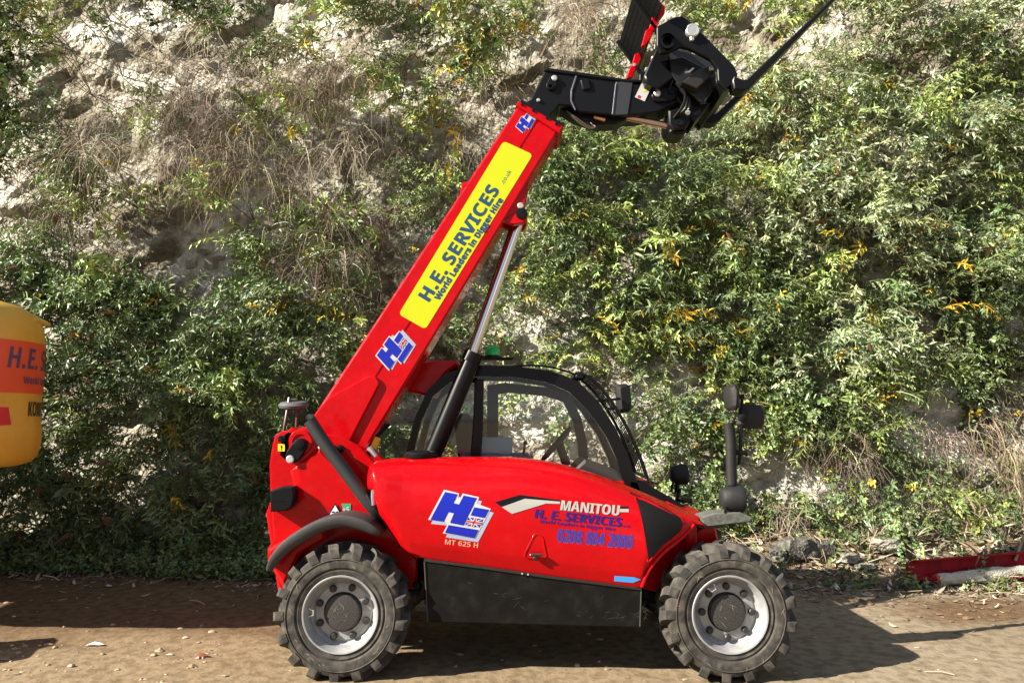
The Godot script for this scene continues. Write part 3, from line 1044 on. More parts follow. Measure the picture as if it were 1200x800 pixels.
	plant("buddleia", "small buddleia over the chalk rubble on the right", 4.614, 2.109, 0.811, 0.456, 0.5, 0.8)
	plant("bramble", "bramble behind the mirror post, half way down", 2.85, 1.756, 0.766, 0.562, 0.55)
	plant("bramble", "bramble low beside the telehandler's front headlight", 2.863, 0.869, 0.701, 0.551, 0.6)
	plant("dead", "dead brown stems over the chalk rubble on the right", 4.058, 1.261, 0.9, 0.5, 0.4, 0.2)
	plant("fine", "small leaved shrub half covering the chalk rubble on the right", 3.784, 1.358, 0.804, 0.552, 0.5, 0.7)
	plant("dead", "dead creeper at the right edge above the red panel", 5.303, 1.361, 0.743, 0.545, 0.4, 0.2)
	plant("ivy", "ivy trailing down the right edge beside the dead creeper", 5.609, 1.753, 0.449, 0.598, 0.3, 0.7)
	plant("fine", "dark feathery shrub above the red panel", 4.725, 0.695, 0.785, 0.49, 0.6, 0.8)
	plant("straw", "dry yellow grass just left of the red panel", 3.93, 0.319, 0.637, 0.294, 0.7, 0.45)
	plant("straw", "dry tangled grass behind the pale wrapped pole", 5.227, 0.425, 0.679, 0.34, 0.7, 0.5)
	plant("dead", "fallen dead stems on the bank above the dark boulders", 3.429, 0.405, 0.592, 0.345, 0.6, 0.4)
	plant("bramble", "low bramble spreading behind the dark boulders", 3.54, 0.545, 0.692, 0.346, 0.6, 0.7)
	plant("fine", "sparse green growth hanging over the chalk just right of the cab", 1.703, 1.861, 0.466, 0.621, 0.35, 0.45)
	plant("fine", "trailing green growth between the cab roof and the lift ram", 0.845, 2.339, 0.632, 0.421, 0.3, 0.5)
	plant("buddleia", "thin green buddleia high on the right edge of the bank", 5.857, 5.69, 0.65, 0.65, 0.6, 0.8)
	plant("silver", "loose pale buddleia filling the gap right of the fork heels' bush", 3.977, 4.569, 0.753, 0.538, 0.7, 0.8)
	plant("bramble", "bramble behind the telehandler's front wheel", 1.867, 0.481, 0.802, 0.501, 0.6)

	# thinner growth that knits the bushes together
	for q in [
		["fine", "thin green creeper on the chalk immediately right of the lift ram", [0.11, 3.523, 0.489, 0.652], 0.3, 0.6],
		["buddleia", "green bush between the boom's collar and the fork carriage", [0.454, 4.538, 0.498, 0.553], 0.45, 0.8],
		["buddleia", "mid green buddleia in the centre of the bank above the far mirror", [1.531, 3.615, 0.646, 0.538], 0.55, 0.9],
		["silver", "silvery bush close under the fork tine's lower half", [3.152, 4.96, 0.655, 0.491], 0.6, 0.8],
		["buddleia", "green buddleia up and left of the mirror post", [2.539, 3.483, 0.585, 0.479], 0.55, 0.9],
		["silver", "pale bush near the right edge halfway up the bank", [5.76, 3.653, 0.571, 0.571], 0.6, 0.9],
		["buddleia", "small buddleia over the pale chalk above the excavator", [-5.508, 3.677, 0.571, 0.32], 0.5, 0.8],
		["buddleia", "buddleia crown just under the blocky chalk ledge's left end", [-4.493, 3.298, 0.618, 0.337], 0.55, 0.9],
		["fine", "green creeper left of the yellow boom sign's lower end", [-2.073, 3.441, 0.497, 0.442], 0.4, 0.8],
		["fine", "thin creeper over the chalk between boom and lift ram", [-0.594, 2.678, 0.537, 0.376], 0.25, 0.5],
		["bramble", "green bramble reaching the ground left of the red panel", [4.234, 0.506, 0.589, 0.392], 0.8, 0.8],
		["bramble", "green bramble behind the wrapped pole at the right edge", [5.277, 0.7, 0.586, 0.488], 0.7, 0.7],
		["fine", "green creeper above the mirror heads on the right bank", [3.367, 1.96, 0.613, 0.511], 0.5, 0.8],
		["fine", "small green clump on the brow right of the golden leaved shrub", [1.067, 6.138, 0.512, 0.398], 0.35, 0.6],
		["dead", "brown dead creeper over the rock just left of the boom's collar", [-0.469, 5.393, 0.681, 0.511], 0.3, 0.9],
		["fine", "olive creeper between the golden leaved shrub and the boom's collar", [-0.179, 6.119, 0.517, 0.459], 0.35, 0.8],
		["fine", "dull green creeper veiling the rock under the top left shrub", [-5.718, 6.843, 0.547, 0.365], 0.3, 0.6],
		["yellow", "yellowing creeper trailing right of the bright chalk scar's lower end", [-2.395, 6.486, 0.471, 0.471], 0.35, 0.9],
		["dead", "thin brown creeper over the rock behind the gooseneck's underside", [1.05, 5.604, 0.507, 0.338], 0.25, 0.8],
	]:
		plant(q[0], q[1], q[2][0], q[2][1], q[2][2], q[2][3], q[3], q[4])
	var bark := paint("pale_bark", Color(0.3, 0.25, 0.18), 0.9)
	branch("long pale bare branch arching out at the top left", [Vector3(-7.127, 7.898, 0.5), Vector3(-6.61, 7.715, 0.8), Vector3(-6.238, 7.39, 0.9), Vector3(-6.051, 7.005, 0.85)], 0.016, bark)
	branch("thin pale stem running straight down the narrow chalk strip", [Vector3(-6.027, 5.437, 0.35), Vector3(-6.019, 4.966, 0.4), Vector3(-6.021, 4.352, 0.3)], 0.014, bark)
	branch("curved brown branch just above the boom's gooseneck", [Vector3(0.385, 6.509, 0.35), Vector3(0.67, 6.99, 0.6), Vector3(1.097, 7.142, 0.7), Vector3(1.462, 7.196, 0.5)], 0.022, paint("dull_bark", Color(0.16, 0.12, 0.085), 0.9))
	branch("brown branch arching over the bright chalk scar's right side", [Vector3(-1.808, 7.18, 0.4), Vector3(-1.5, 7.341, 0.5), Vector3(-1.123, 7.367, 0.5), Vector3(-0.49, 6.901, 0.4)], 0.02, paint("dull_bark", Color(0.16, 0.12, 0.085), 0.9))
	branch("bare grey branch low on the right bank above the red panel", [Vector3(5.014, 0.242, 0.9), Vector3(5.26, 0.607, 0.9), Vector3(5.449, 0.887, 0.8), Vector3(5.723, 1.123, 0.7)], 0.016, bark)
	branch("bare stem lying in the dead creeper above the blocky chalk", [Vector3(-3.296, 6.031, 0.4), Vector3(-3.392, 5.488, 0.5), Vector3(-3.023, 5.079, 0.5), Vector3(-2.664, 4.681, 0.4)], 0.012, bark)

func build_ground_cover() -> void:
	rng.seed = 77
	# nettles and ground ivy along the foot of the bank, too many to count
	var o := Node3D.new()
	var low := [[], []]
	var dry := [[], []]
	for k in 5200:
		var x := rng.randf_range(-6.8, 6.8)
		if x > 0.4 and rng.randf() < 0.93:
			continue
		var foot := -2.95 + 0.085 * x + 0.12 * soil_noise.get_noise_2d(x * 0.9, 7.0)
		var d := absf(rng.randfn(0, 0.42))
		var z := foot - d + 0.1
		var p := Vector3(x, ground_y(x, z) - 0.02, z)
		low[k % 2].append([aim(p, Vector3(rng.randfn(0, 0.5), 1, rng.randf_range(-0.1, 0.8)), rng.randf_range(0.45, 1.0), rng.randf() * TAU), spot_color(GREEN.lerp(LIME, rng.randf() * 0.3), 0.25)])
	var ground_cover := MeshInstance3D.new()
	for k in 2:
		var g := swarm(numbered("undergrowth"), sprigs["broad_%d" % k], leaf_mat, self, low[k])
		g.set_meta("label", "low nettles and ground ivy along the foot of the bank")
		g.set_meta("category", "undergrowth")
	ground_cover.free()
	o.free()
	# fallen leaves and bits of stem
	var leaf := Shape.new()
	blade(leaf, Vector3(0, 0.006, 0), Vector3(1, 0, 0), Vector3(0, 0, 1), Vector3(0, 0.25, 0.1), 0.09, 0.03, Color.WHITE)
	var twigs := Shape.new()
	twigs.tube([Vector3(0, 0.005, 0), Vector3(0.07, 0.012, 0.02), Vector3(0.16, 0.006, 0.01)], 0.004, 4)
	var fallen := []
	var sticks := []
	for k in 1700:
		var x := rng.randf_range(-6.0, 6.6)
		var foot := -2.95 + 0.085 * x
		var z := foot + 0.25 + absf(rng.randfn(0, 0.35)) * (1.0 if rng.randf() < 0.94 else 3.0) - 0.3
		var t := Transform3D(Basis.from_euler(Vector3(rng.randfn(0, 0.25), rng.randf() * TAU, rng.randfn(0, 0.25))) * rng.randf_range(0.5, 1.2), Vector3(x, ground_y(x, z) + 0.004, z))
		if k % 4 == 0:
			sticks.append([t, spot_color(BROWN, 0.4)])
		else:
			fallen.append([t, spot_color([BROWN, STRAW, Color(0.1, 0.075, 0.05)][rng.randi() % 3], 0.3)])
	# the litter lies thicker on the slope of the bank at the right
	for k in 3600:
		var x := rng.randf_range(0.8, 6.8)
		var z := -2.75 + 0.085 * x - rng.randf() * 1.25
		var t := Transform3D(Basis.from_euler(Vector3(rng.randfn(0, 0.5), rng.randf() * TAU, rng.randfn(0, 0.5))) * rng.randf_range(0.6, 1.5), Vector3(x, ground_y(x, z) + 0.008, z))
		if k % 4 == 0:
			t.basis = t.basis.scaled_local(Vector3(1.5, 0.8, 0.8))
			sticks.append([t, spot_color(STRAW.lerp(BROWN, rng.randf()), 0.35)])
		else:
			fallen.append([t, spot_color([BROWN, STRAW, Color(0.1, 0.075, 0.05), Color(0.3, 0.26, 0.2)][rng.randi() % 4], 0.35)])
	var fl := swarm("fallen_leaves", leaf.mesh(60.0, true), twig_mat, self, fallen)
	fl.set_meta("label", "dead leaves littering the dirt along the bank")
	fl.set_meta("category", "leaves")
	var fs := swarm("fallen_twigs", twigs.mesh(60.0, true), twig_mat, self, sticks)
	fs.set_meta("label", "broken twigs strewn over the dirt by the bank")
	fs.set_meta("category", "debris")
	# clods and grit of the yard
	var clod := Shape.new()
	var ball := [Vector2(0, -0.6), Vector2(0.75, -0.5), Vector2(1.0, 0.0), Vector2(0.6, 0.5), Vector2(0, 0.65)]
	clod.lathe(ball, 7, Transform3D(Basis(Vector3.RIGHT, Vector3.FORWARD, Vector3.UP), Vector3.ZERO))
	for i in clod.v.size():
		clod.v[i] += Vector3(sin(clod.v[i].x * 7.0 + 1.0), cos(clod.v[i].z * 9.0), sin(clod.v[i].y * 8.0)) * 0.14
	var grit := []
	for k in 3600:
		var x := rng.randf_range(-4.6, 5.6)
		var z := rng.randf_range(-2.8, 0.3)
		var keep := 0.08
		if x > 2.6 and z < -1.35:
			keep = 0.9
		if x < -2.0 and z > -0.9:
			keep = 0.6
		if rng.randf() > keep:
			continue
		var dirty := x > 2.8 and z < -1.35 and z > -2.4
		var sz := 0.004 + (0.03 if dirty else 0.02) * pow(rng.randf(), 3.0)
		grit.append([Transform3D(Basis.from_euler(Vector3(0, rng.randf() * TAU, 0)).scaled(Vector3(sz * rng.randf_range(0.8, 1.9), sz * rng.randf_range(0.4, 0.9), sz)), Vector3(x, ground_y(x, z) + sz * 0.2, z)), spot_color(Color(0.14, 0.095, 0.06) if dirty else Color(0.3, 0.235, 0.16), 0.25)])
	var gr := swarm("dirt_clods", clod.mesh(50.0, true), twig_mat, self, grit)
	gr.set_meta("label", "loose clods and grit over the dirt yard")
	gr.set_meta("category", "dirt")

# ---------------------------------------------------------------- the telehandler
var base := Vector3(0.15, 0, -0.9)
var tele: Node3D

func piece(called: String, s: Shape, mat: Material, label := "", crease := 35.0) -> MeshInstance3D:
	var o := part(called, s.mesh(crease), mat, tele, label)
	o.position = -base
	return o

func make_tyre() -> Shape:
	var s := Shape.new()
	s.lathe([Vector2(0.228, -0.045), Vector2(0.236, -0.02), Vector2(0.262, -0.012), Vector2(0.275, -0.018), Vector2(0.283, -0.006), Vector2(0.315, 0.0), Vector2(0.345, -0.004), Vector2(0.366, -0.016), Vector2(0.372, -0.035), Vector2(0.374, -0.07), Vector2(0.375, -0.155), Vector2(0.374, -0.24), Vector2(0.372, -0.275), Vector2(0.345, -0.306), Vector2(0.29, -0.304), Vector2(0.236, -0.29), Vector2(0.228, -0.265)], 72)
	var lugs := 17
	for side in 2:
		for k in lugs:
			var a := TAU * (k + 0.5 * side) / lugs
			var rings := []
			# z, inner radius, outer radius, turn, half width
			for q in [[0.002, 0.345, 0.366, -0.01, 0.055], [-0.002, 0.348, 0.396, 0.0, 0.064], [-0.016, 0.355, 0.412, 0.01, 0.068], [-0.05, 0.36, 0.418, 0.035, 0.068], [-0.105, 0.365, 0.419, 0.1, 0.06], [-0.16, 0.365, 0.418, 0.2, 0.054], [-0.172, 0.365, 0.4, 0.215, 0.046]]:
				var z: float = q[0] if side == 0 else -0.31 - q[0]
				var ring := PackedVector3Array()
				for e in [[q[1], -1.12], [q[2], -0.85], [q[2], 0.85], [q[1], 1.12]]:
					var b: float = a + q[3] + q[4] * e[1] * 1.15
					ring.append(Vector3(cos(b) * e[0], sin(b) * e[0], z))
				rings.append(ring)
			s.loft(rings, true)
			s.quad(rings[0][0], rings[0][1], rings[0][2], rings[0][3])
			s.quad(rings[6][3], rings[6][2], rings[6][1], rings[6][0])
	# raised ring of moulding on the wall
	s.lathe([Vector2(0.33, 0.0), Vector2(0.334, 0.004), Vector2(0.338, 0.0)], 72)
	return s

func build_wheel(at: Vector3, spin: float, turn := 0.0, label := "") -> void:
	var w := Node3D.new()
	w.name = "wheel"
	tele.add_child(w, true)
	w.position = at - base
	w.rotation = Vector3(0, turn, 0)
	w.scale = Vector3(1.03, 1.03, 1.0)
	if label != "":
		w.set_meta("label", label)
	var rubber := worn("dusty_rubber", [[0.22, Color(0.024, 0.022, 0.02)], [0.5, Color(0.05, 0.045, 0.038)], [0.8, Color(0.1, 0.088, 0.07)]], 0.5, 0.85, 0.25, 0.009)
	var silver := worn("rim_silver", [[0.25, Color(0.27, 0.275, 0.28)], [0.6, Color(0.35, 0.355, 0.36)]], 0.4, 0.42, 0.0, 0.01, 0.25)
	var plastic := worn("scuffed_hub", [[0.3, Color(0.02, 0.019, 0.018)], [0.62, Color(0.035, 0.033, 0.03)], [0.8, Color(0.06, 0.056, 0.05)]], 0.2, 0.6, 0.0, 0.03)
	if not mats.has("tyre_mesh"):
		mats["tyre_mesh"] = make_tyre().mesh(32.0)
		var rim := Shape.new()
		rim.lathe([Vector2(0.236, -0.014), Vector2(0.232, -0.008), Vector2(0.224, -0.01), Vector2(0.218, -0.03), Vector2(0.206, -0.05), Vector2(0.2, -0.09), Vector2(0.19, -0.1), Vector2(0.182, -0.108), Vector2(0.17, -0.1), Vector2(0.12, -0.095), Vector2(0.118, -0.12)], 64)
		rim.lathe([Vector2(0.23, -0.29), Vector2(0.2, -0.26), Vector2(0.19, -0.108)], 48)
		rim.lathe([Vector2(0.19, -0.11), Vector2(0.0, -0.13)], 32)
		mats["rim_mesh"] = rim.mesh(28.0)
		var hub := Shape.new()
		hub.lathe([Vector2(0.118, -0.12), Vector2(0.112, -0.075), Vector2(0.107, -0.066), Vector2(0.1, -0.063), Vector2(0.04, -0.06), Vector2(0.0, -0.06)], 40)
		mats["hub_mesh"] = hub.mesh(30.0)
		var nut := Shape.new()
		nut.lathe([Vector2(0.023, -0.1), Vector2(0.022, -0.083), Vector2(0.016, -0.076), Vector2(0, -0.074)], 12)
		mats["nut_mesh"] = nut.mesh(30.0)
	var t := part("tyre", mats["tyre_mesh"], rubber, w)
	t.rotation.z = spin
	part("rim", mats["rim_mesh"], silver, w)
	part("hub_cap", mats["hub_mesh"], plastic, w)
	var g := RandomNumberGenerator.new()
	g.seed = int(absf(at.x * 100.0 + at.z * 10.0)) + 3
	var face := func(_x: float, _y: float) -> float: return -0.0605
	for k in 7:
		var p := Vector2.from_angle(g.randf() * TAU) * g.randf_range(0.02, 0.08)
		var d := Vector2.from_angle(g.randf() * TAU) * g.randf_range(0.006, 0.03)
		var e := Vector2(-d.y, d.x).normalized() * 0.0016
		sticker("scratch", PackedVector2Array([p - d, p + e, p + d, p - e]), face, 0.0015, paint("hub_scratch", Color(0.2, 0.19, 0.17), 0.7), w, 0.3)
	var wall := func(_x: float, _y: float) -> float: return 0.0
	for k in 12:
		var p := Vector2.from_angle(g.randf() * TAU) * g.randf_range(0.29, 0.335)
		var d := Vector2(-p.y, p.x).normalized().rotated(g.randfn(0, 0.5)) * g.randf_range(0.008, 0.035)
		var e := Vector2(-d.y, d.x).normalized() * 0.002
		sticker("mud_streak", PackedVector2Array([p - d, p + e, p + d, p - e]), wall, 0.002, paint("dry_mud", Color(0.24, 0.21, 0.165), 0.9), w, 0.3)
	for k in 8:
		var n := part("wheel_nut", mats["nut_mesh"], paint("nut_black", Color(0.02, 0.02, 0.02), 0.5), w)
		var a := TAU * (k + 0.3) / 8 + spin
		n.position = Vector3(cos(a) * 0.155, sin(a) * 0.155, 0)
	var valve := Shape.new()
	var va := spin + (2.9 if at.x < 0 else 1.6)
	valve.tube([Vector3(cos(va + 0.12), sin(va + 0.12), 0) * 0.2 + Vector3(0, 0, -0.04), Vector3(cos(va + 0.08), sin(va + 0.08), 0) * 0.17 + Vector3(0, 0, -0.03), Vector3(cos(va - 0.08), sin(va - 0.08), 0) * 0.17 + Vector3(0, 0, -0.03), Vector3(cos(va - 0.12), sin(va - 0.12), 0) * 0.2 + Vector3(0, 0, -0.04)], 0.005, 6)
	part("valve_guard", valve.mesh(), paint("bright_steel", Color(0.6, 0.6, 0.6), 0.3, 0.8), w)

# bonnet: its side as a function of x and y
var bon_top := PackedVector2Array()
var bon_low := PackedVector2Array()
var bon_profile := [Vector2(0.0, -0.15), Vector2(0.0, -0.095), Vector2(0.03, -0.08), Vector2(0.12, -0.066), Vector2(0.16, -0.055), Vector2(0.3, -0.05), Vector2(0.48, -0.052), Vector2(0.62, -0.062), Vector2(0.73, -0.08), Vector2(0.81, -0.105), Vector2(0.87, -0.135), Vector2(0.92, -0.175), Vector2(0.96, -0.225), Vector2(0.985, -0.29), Vector2(1.0, -0.37), Vector2(0.995, -0.5), Vector2(0.97, -0.62), Vector2(0.8, -0.66)]

func bon_inset(x: float) -> float:
	var l := clampf(1.0 - (x - bon_top[0].x) / 0.16, 0.0, 1.0)
	var rr := clampf((x - 0.86) / 0.34, 0.0, 1.0)
	return 0.11 * l * l * l + 0.1 * rr * rr

func bon_z(x: float, y: float) -> float:
	var lo := at_x(bon_low, x)
	var hi := at_x(bon_top, x)
	var t := clampf((y - lo) / maxf(hi - lo, 0.01), 0.0, 1.0)
	var z: float = bon_profile[1].y
	for i in range(1, 14):
		if t <= bon_profile[i + 1].x:
			z = lerpf(bon_profile[i].y, bon_profile[i + 1].y, (t - bon_profile[i].x) / maxf(1e-4, bon_profile[i + 1].x - bon_profile[i].x))
			break
	return z - bon_inset(x)

func build_telehandler() -> void:
	tele = thing("telehandler", "red telehandler with raised yellow-signed boom, black cab and forks, parked on the dirt", "telehandler", base)
	var red := worn("machine_red", [[0.25, Color(0.38, 0.0016, 0.0045)], [0.6, Color(0.415, 0.0012, 0.0038)], [0.85, Color(0.42, 0.0025, 0.006)]], 0.9, 0.3, 0.0, 0.008)
	red.metallic_specular = 0.25
	red.clearcoat_enabled = true
	red.clearcoat = 0.22
	red.clearcoat_roughness = 0.05
	red.roughness = 1.0
	red.roughness_texture = noise_tex(512, 0.02, 88, [[0.0, Color(0.02, 0.02, 0.02)], [0.6, Color(0.08, 0.08, 0.08)], [0.85, Color(0.2, 0.2, 0.2)]])
	var black := paint("machine_black", Color(0.0055, 0.0058, 0.007), 0.34, 0.0, 0.0, 0.2, 0.3)
	var grey := worn("black_plastic", [[0.3, Color(0.014, 0.014, 0.0145)], [0.7, Color(0.022, 0.022, 0.023)]], 0.15, 0.55, 0.15, 0.05)
	grey.metallic_specular = 0.35
	var steel := paint("zinc", Color(0.62, 0.62, 0.6), 0.35, 0.7)
	var chrome := paint("chrome", Color(0.7, 0.7, 0.7), 0.12, 1.0)
	var glass := StandardMaterial3D.new()
	glass.resource_name = "window_glass"
	glass.transparency = BaseMaterial3D.TRANSPARENCY_ALPHA
	glass.albedo_color = Color(0.1, 0.22, 0.18, 0.005)
	glass.roughness = 0.02
	glass.metallic_specular = 0.45
	glass.cull_mode = BaseMaterial3D.CULL_DISABLED
	var s := Shape.new()

	# --- wheels
	build_wheel(Vector3(-1.083, 0.412, 0), 0.2)
	build_wheel(Vector3(1.377, 0.412, 0), 0.55)
	build_wheel(Vector3(-1.083, 0.412, 0) + Vector3(0, 0, -1.5), 0.4)
	build_wheel(Vector3(1.377, 0.412, 0) + Vector3(0, 0, -1.5), 0.9)
	for x in [-1.09, 1.42]:
		s = Shape.new()
		s.tube([Vector3(x, 0.43, -0.12), Vector3(x, 0.43, -1.7)], 0.09, 14)
		s.box(Vector3(x, 0.43, -0.9), Vector3(0.26, 0.26, 0.5), 0.05)
		s.box(Vector3(x, 0.43, -0.36), Vector3(0.2, 0.24, 0.12), 0.04)
		s.box(Vector3(x, 0.43, -1.46), Vector3(0.2, 0.24, 0.12), 0.04)
		piece("axle", s, black)

	# --- frame
	s = Shape.new()
	s.box(Vector3(0.1, 0.55, -0.93), Vector3(2.7, 0.34, 0.5), 0.03)
	s.box(Vector3(0.15, 0.5, -0.93), Vector3(1.5, 0.28, 1.1), 0.03)
	piece("main_frame", s, black)
	var tower := PackedVector2Array([Vector2(-1.656, 1.469), Vector2(-1.64, 1.527), Vector2(-1.594, 1.557), Vector2(-1.505, 1.557), Vector2(-1.458, 1.58), Vector2(-1.406, 1.592), Vector2(-1.324, 1.41), Vector2(-1.089, 1.138), Vector2(-0.863, 0.937), Vector2(-0.755, 0.778), Vector2(-0.644, 0.693), Vector2(-0.641, 0.495), Vector2(-0.751, 0.495), Vector2(-0.983, 0.552), Vector2(-1.388, 0.552), Vector2(-1.53, 0.467), Vector2(-1.664, 0.676), Vector2(-1.667, 0.761), Vector2(-1.628, 0.823), Vector2(-1.661, 1.121), Vector2(-1.674, 1.323)])
	s = Shape.new()
	s.prism(tower, -0.42, -0.36, 0.012)
	piece("chassis_side", s, red)
	s = Shape.new()
	s.prism(tower, -1.42, -1.36, 0.012)
	piece("chassis_side", s, red)
	s = Shape.new()
	s.box(Vector3(-1.38, 0.88, -0.89), Vector3(0.3, 0.5, 0.93), 0.03)
	s.prism(PackedVector2Array([Vector2(-1.718, 0.983), Vector2(-1.641, 1.222), Vector2(-1.028, 0.983), Vector2(-0.781, 0.629), Vector2(-1.616, 0.454)]), -1.35, -0.45, 0.02)
	piece("chassis_rear", s, red)
	# the bevelled cheek beside the pivot
	s = Shape.new()
	var c0: Array = [Vector3(-1.474, 1.307, -0.34), Vector3(-1.325, 1.417, -0.34), Vector3(-0.859, 0.94, -0.34), Vector3(-1.163, 1.02, -0.34), Vector3(-1.409, 1.094, -0.34)]
	var c1: Array = [Vector3(-1.526, 1.283, -0.36), Vector3(-1.331, 1.457, -0.36), Vector3(-0.804, 0.914, -0.36), Vector3(-1.142, 0.937, -0.36), Vector3(-1.46, 1.04, -0.36)]
	for i in 5:
		s.quad(c1[i], c1[(i + 1) % 5], c0[(i + 1) % 5], c0[i])
	for i in range(1, 4):
		s.tri(c0[0], c0[i + 1], c0[i])
	piece("chassis_cheek", s, red)
	# inner pair of plates that carry the boom
	s = Shape.new()
	var carrier := PackedVector2Array([Vector2(-1.457, 1.584), Vector2(-1.331, 1.528), Vector2(-1.257, 1.522), Vector2(-1.113, 1.449), Vector2(-0.974, 1.308), Vector2(-0.797, 1.035), Vector2(-0.744, 0.735), Vector2(-1.098, 0.735), Vector2(-1.416, 1.217)])
	s.prism(carrier, -0.66, -0.62, 0.008)
	piece("boom_carrier", s, red)
	s = Shape.new()
	s.prism(carrier, -1.06, -1.02, 0.008)
	piece("boom_carrier", s, red)
	s = Shape.new()
	s.prism(PackedVector2Array([Vector2(-1.598, 1.511), Vector2(-1.526, 1.584), Vector2(-1.439, 1.547), Vector2(-1.398, 1.413), Vector2(-1.518, 1.322), Vector2(-1.606, 1.389)]), -0.62, -0.36, 0.006)
	s.add(disc_z(Vector3(-1.459, 1.481, -0.35), [Vector2(0.085, -0.06), Vector2(0.085, 0.0), Vector2(0.078, 0.008), Vector2(0.055, 0.008), Vector2(0.052, 0.0), Vector2(0, 0)]))
	piece("pivot_boss", s, red)
	s = Shape.new()
	s.prism(rounded(PackedVector2Array([Vector2(-1.425, 1.51), Vector2(-1.399, 1.452), Vector2(-1.478, 1.337), Vector2(-1.543, 1.348), Vector2(-1.556, 1.4), Vector2(-1.483, 1.505)]), 0.03), -0.35, -0.318, 0.006)
	var link := piece("pivot_link", s, black)
	s = disc_z(Vector3(-1.455, 1.47, -0.318), [Vector2(0.038, 0), Vector2(0.036, 0.012), Vector2(0.025, 0.016), Vector2(0, 0.016)])
	part("link_pin", s.mesh(), black, link)
	s = disc_z(Vector3(-1.516, 1.366, -0.318), [Vector2(0.027, 0), Vector2(0.027, 0.008), Vector2(0.02, 0.014), Vector2(0, 0.014)])
	part("link_bolt", s.mesh(), steel, link)
	s = Shape.new()
	s.box(Vector3(-1.586, 1.504, -0.35), Vector3(0.055, 0.045, 0.03), 0.008)
	s.add(disc_z(Vector3(-1.59, 1.499, -0.335), [Vector2(0.015, 0), Vector2(0.013, 0.01), Vector2(0, 0.012)], 12))
	piece("rubber_stop", s, black)
	var flat_z := func(z: float) -> Callable: return func(_x: float, _y: float) -> float: return z
	var side := tele.get_node("chassis_side") as MeshInstance3D
	var plate: Callable = flat_z.call(-0.36)
	sticker("warning_sticker", PackedVector2Array([Vector2(-1.617, 1.469), Vector2(-1.57, 1.469), Vector2(-1.569, 1.419), Vector2(-1.616, 1.419)]), plate, 0.002, paint("sticker_yellow", Color(0.75, 0.6, 0.02), 0.4), side)
	lettering("warning_print", "!", Vector2(-1.598, 1.428), Vector2(-1.587, 1.428), 0.03, 0.0, plate, 0.004, black, side)
	sticker("tall_sticker", PackedVector2Array([Vector2(-1.164, 1.066), Vector2(-1.1, 1.066), Vector2(-1.098, 0.986), Vector2(-1.139, 0.986)]), flat_z.call(-0.345), 0.009, paint("sticker_green", Color(0.04, 0.28, 0.14), 0.4), side)
	lettering("tall_print", "+5", Vector2(-1.154, 1.008), Vector2(-1.108, 1.008), 0.036, 0.0, flat_z.call(-0.345), 0.012, paint("white_vinyl", Color(0.45, 0.45, 0.465), 0.4), side)
	sticker("triangle_sticker", PackedVector2Array([Vector2(-1.205, 1.071), Vector2(-1.144, 0.963), Vector2(-1.266, 0.963)]), flat_z.call(-0.345), 0.013, black, side)
	sticker("triangle_sticker", PackedVector2Array([Vector2(-1.205, 1.057), Vector2(-1.153, 0.968), Vector2(-1.255, 0.968)]), flat_z.call(-0.345), 0.0145, paint("pale_blue_sticker", Color(0.5, 0.6, 0.72), 0.4), side)
	lettering("triangle_print", "29", Vector2(-1.229, 0.974), Vector2(-1.177, 0.974), 0.041, 0.0, flat_z.call(-0.345), 0.016, black, side)
	# drain hole, bolt and towing eye low on the frame
	s = disc_z(Vector3(-0.749, 0.789, -0.358), [Vector2(0.027, 0), Vector2(0.024, 0.004), Vector2(0, 0.002)])
	part("frame_hole", s.mesh(), paint("hole_black", Color(0.004, 0.004, 0.004), 0.9), side)
	s = disc_z(Vector3(-0.64, 0.52, -0.35), [Vector2(0.032, -0.02), Vector2(0.032, 0.01), Vector2(0.02, 0.02), Vector2(0, 0.02)])
	s.box(Vector3(-0.606, 0.495, -0.36), Vector3(0.05, 0.14, 0.04), 0.01)
	piece("hinge_lug", s, black)
	s = Shape.new()
	s.tube([Vector3(-1.759, 0.828, -0.6), Vector3(-1.692, 0.834, -0.6)], 0.02, 8)
	piece("tow_pin", s, grey)
	# rear lamp box
	s = Shape.new()
	s.prism(PackedVector2Array([Vector2(-1.631, 1.159), Vector2(-1.551, 1.187), Vector2(-1.476, 1.187), Vector2(-1.463, 1.131), Vector2(-1.473, 1.063), Vector2(-1.517, 1.024), Vector2(-1.626, 1.018)]), -0.38, -0.26, 0.012)
	var lampbox := piece("rear_lamp_box", s, black)
	s = Shape.new()
	s.box(Vector3(-1.577, 1.091, -0.262), Vector3(0.1, 0.005, 0.01))
	s.box(Vector3(-1.485, 1.081, -0.3), Vector3(0.07, 0.02, 0.02), 0.004)
	part("lamp_bracket", s.mesh(), black, lampbox)
	# rear bumper corner below the mudguard
	s = Shape.new()
	s.prism(PackedVector2Array([Vector2(-1.616, 0.782), Vector2(-1.566, 0.815), Vector2(-1.399, 0.892), Vector2(-1.254, 0.942), Vector2(-1.229, 0.848), Vector2(-1.406, 0.749), Vector2(-1.501, 0.541), Vector2(-1.607, 0.694)]), -0.37, -0.2, 0.02)
	piece("rear_wing", s, red)

	# --- mudguard
	s = Shape.new()
	var arc := spline([Vector3(-1.563, 0.67, -0.1), Vector3(-1.526, 0.743, -0.08), Vector3(-1.449, 0.825, -0.07), Vector3(-1.338, 0.902, -0.06), Vector3(-1.219, 0.961, -0.06), Vector3(-1.088, 0.988, -0.06), Vector3(-0.961, 0.961, -0.06), Vector3(-0.88, 0.916, -0.07), Vector3(-0.857, 0.89, -0.1)], 4)
	var rings := []
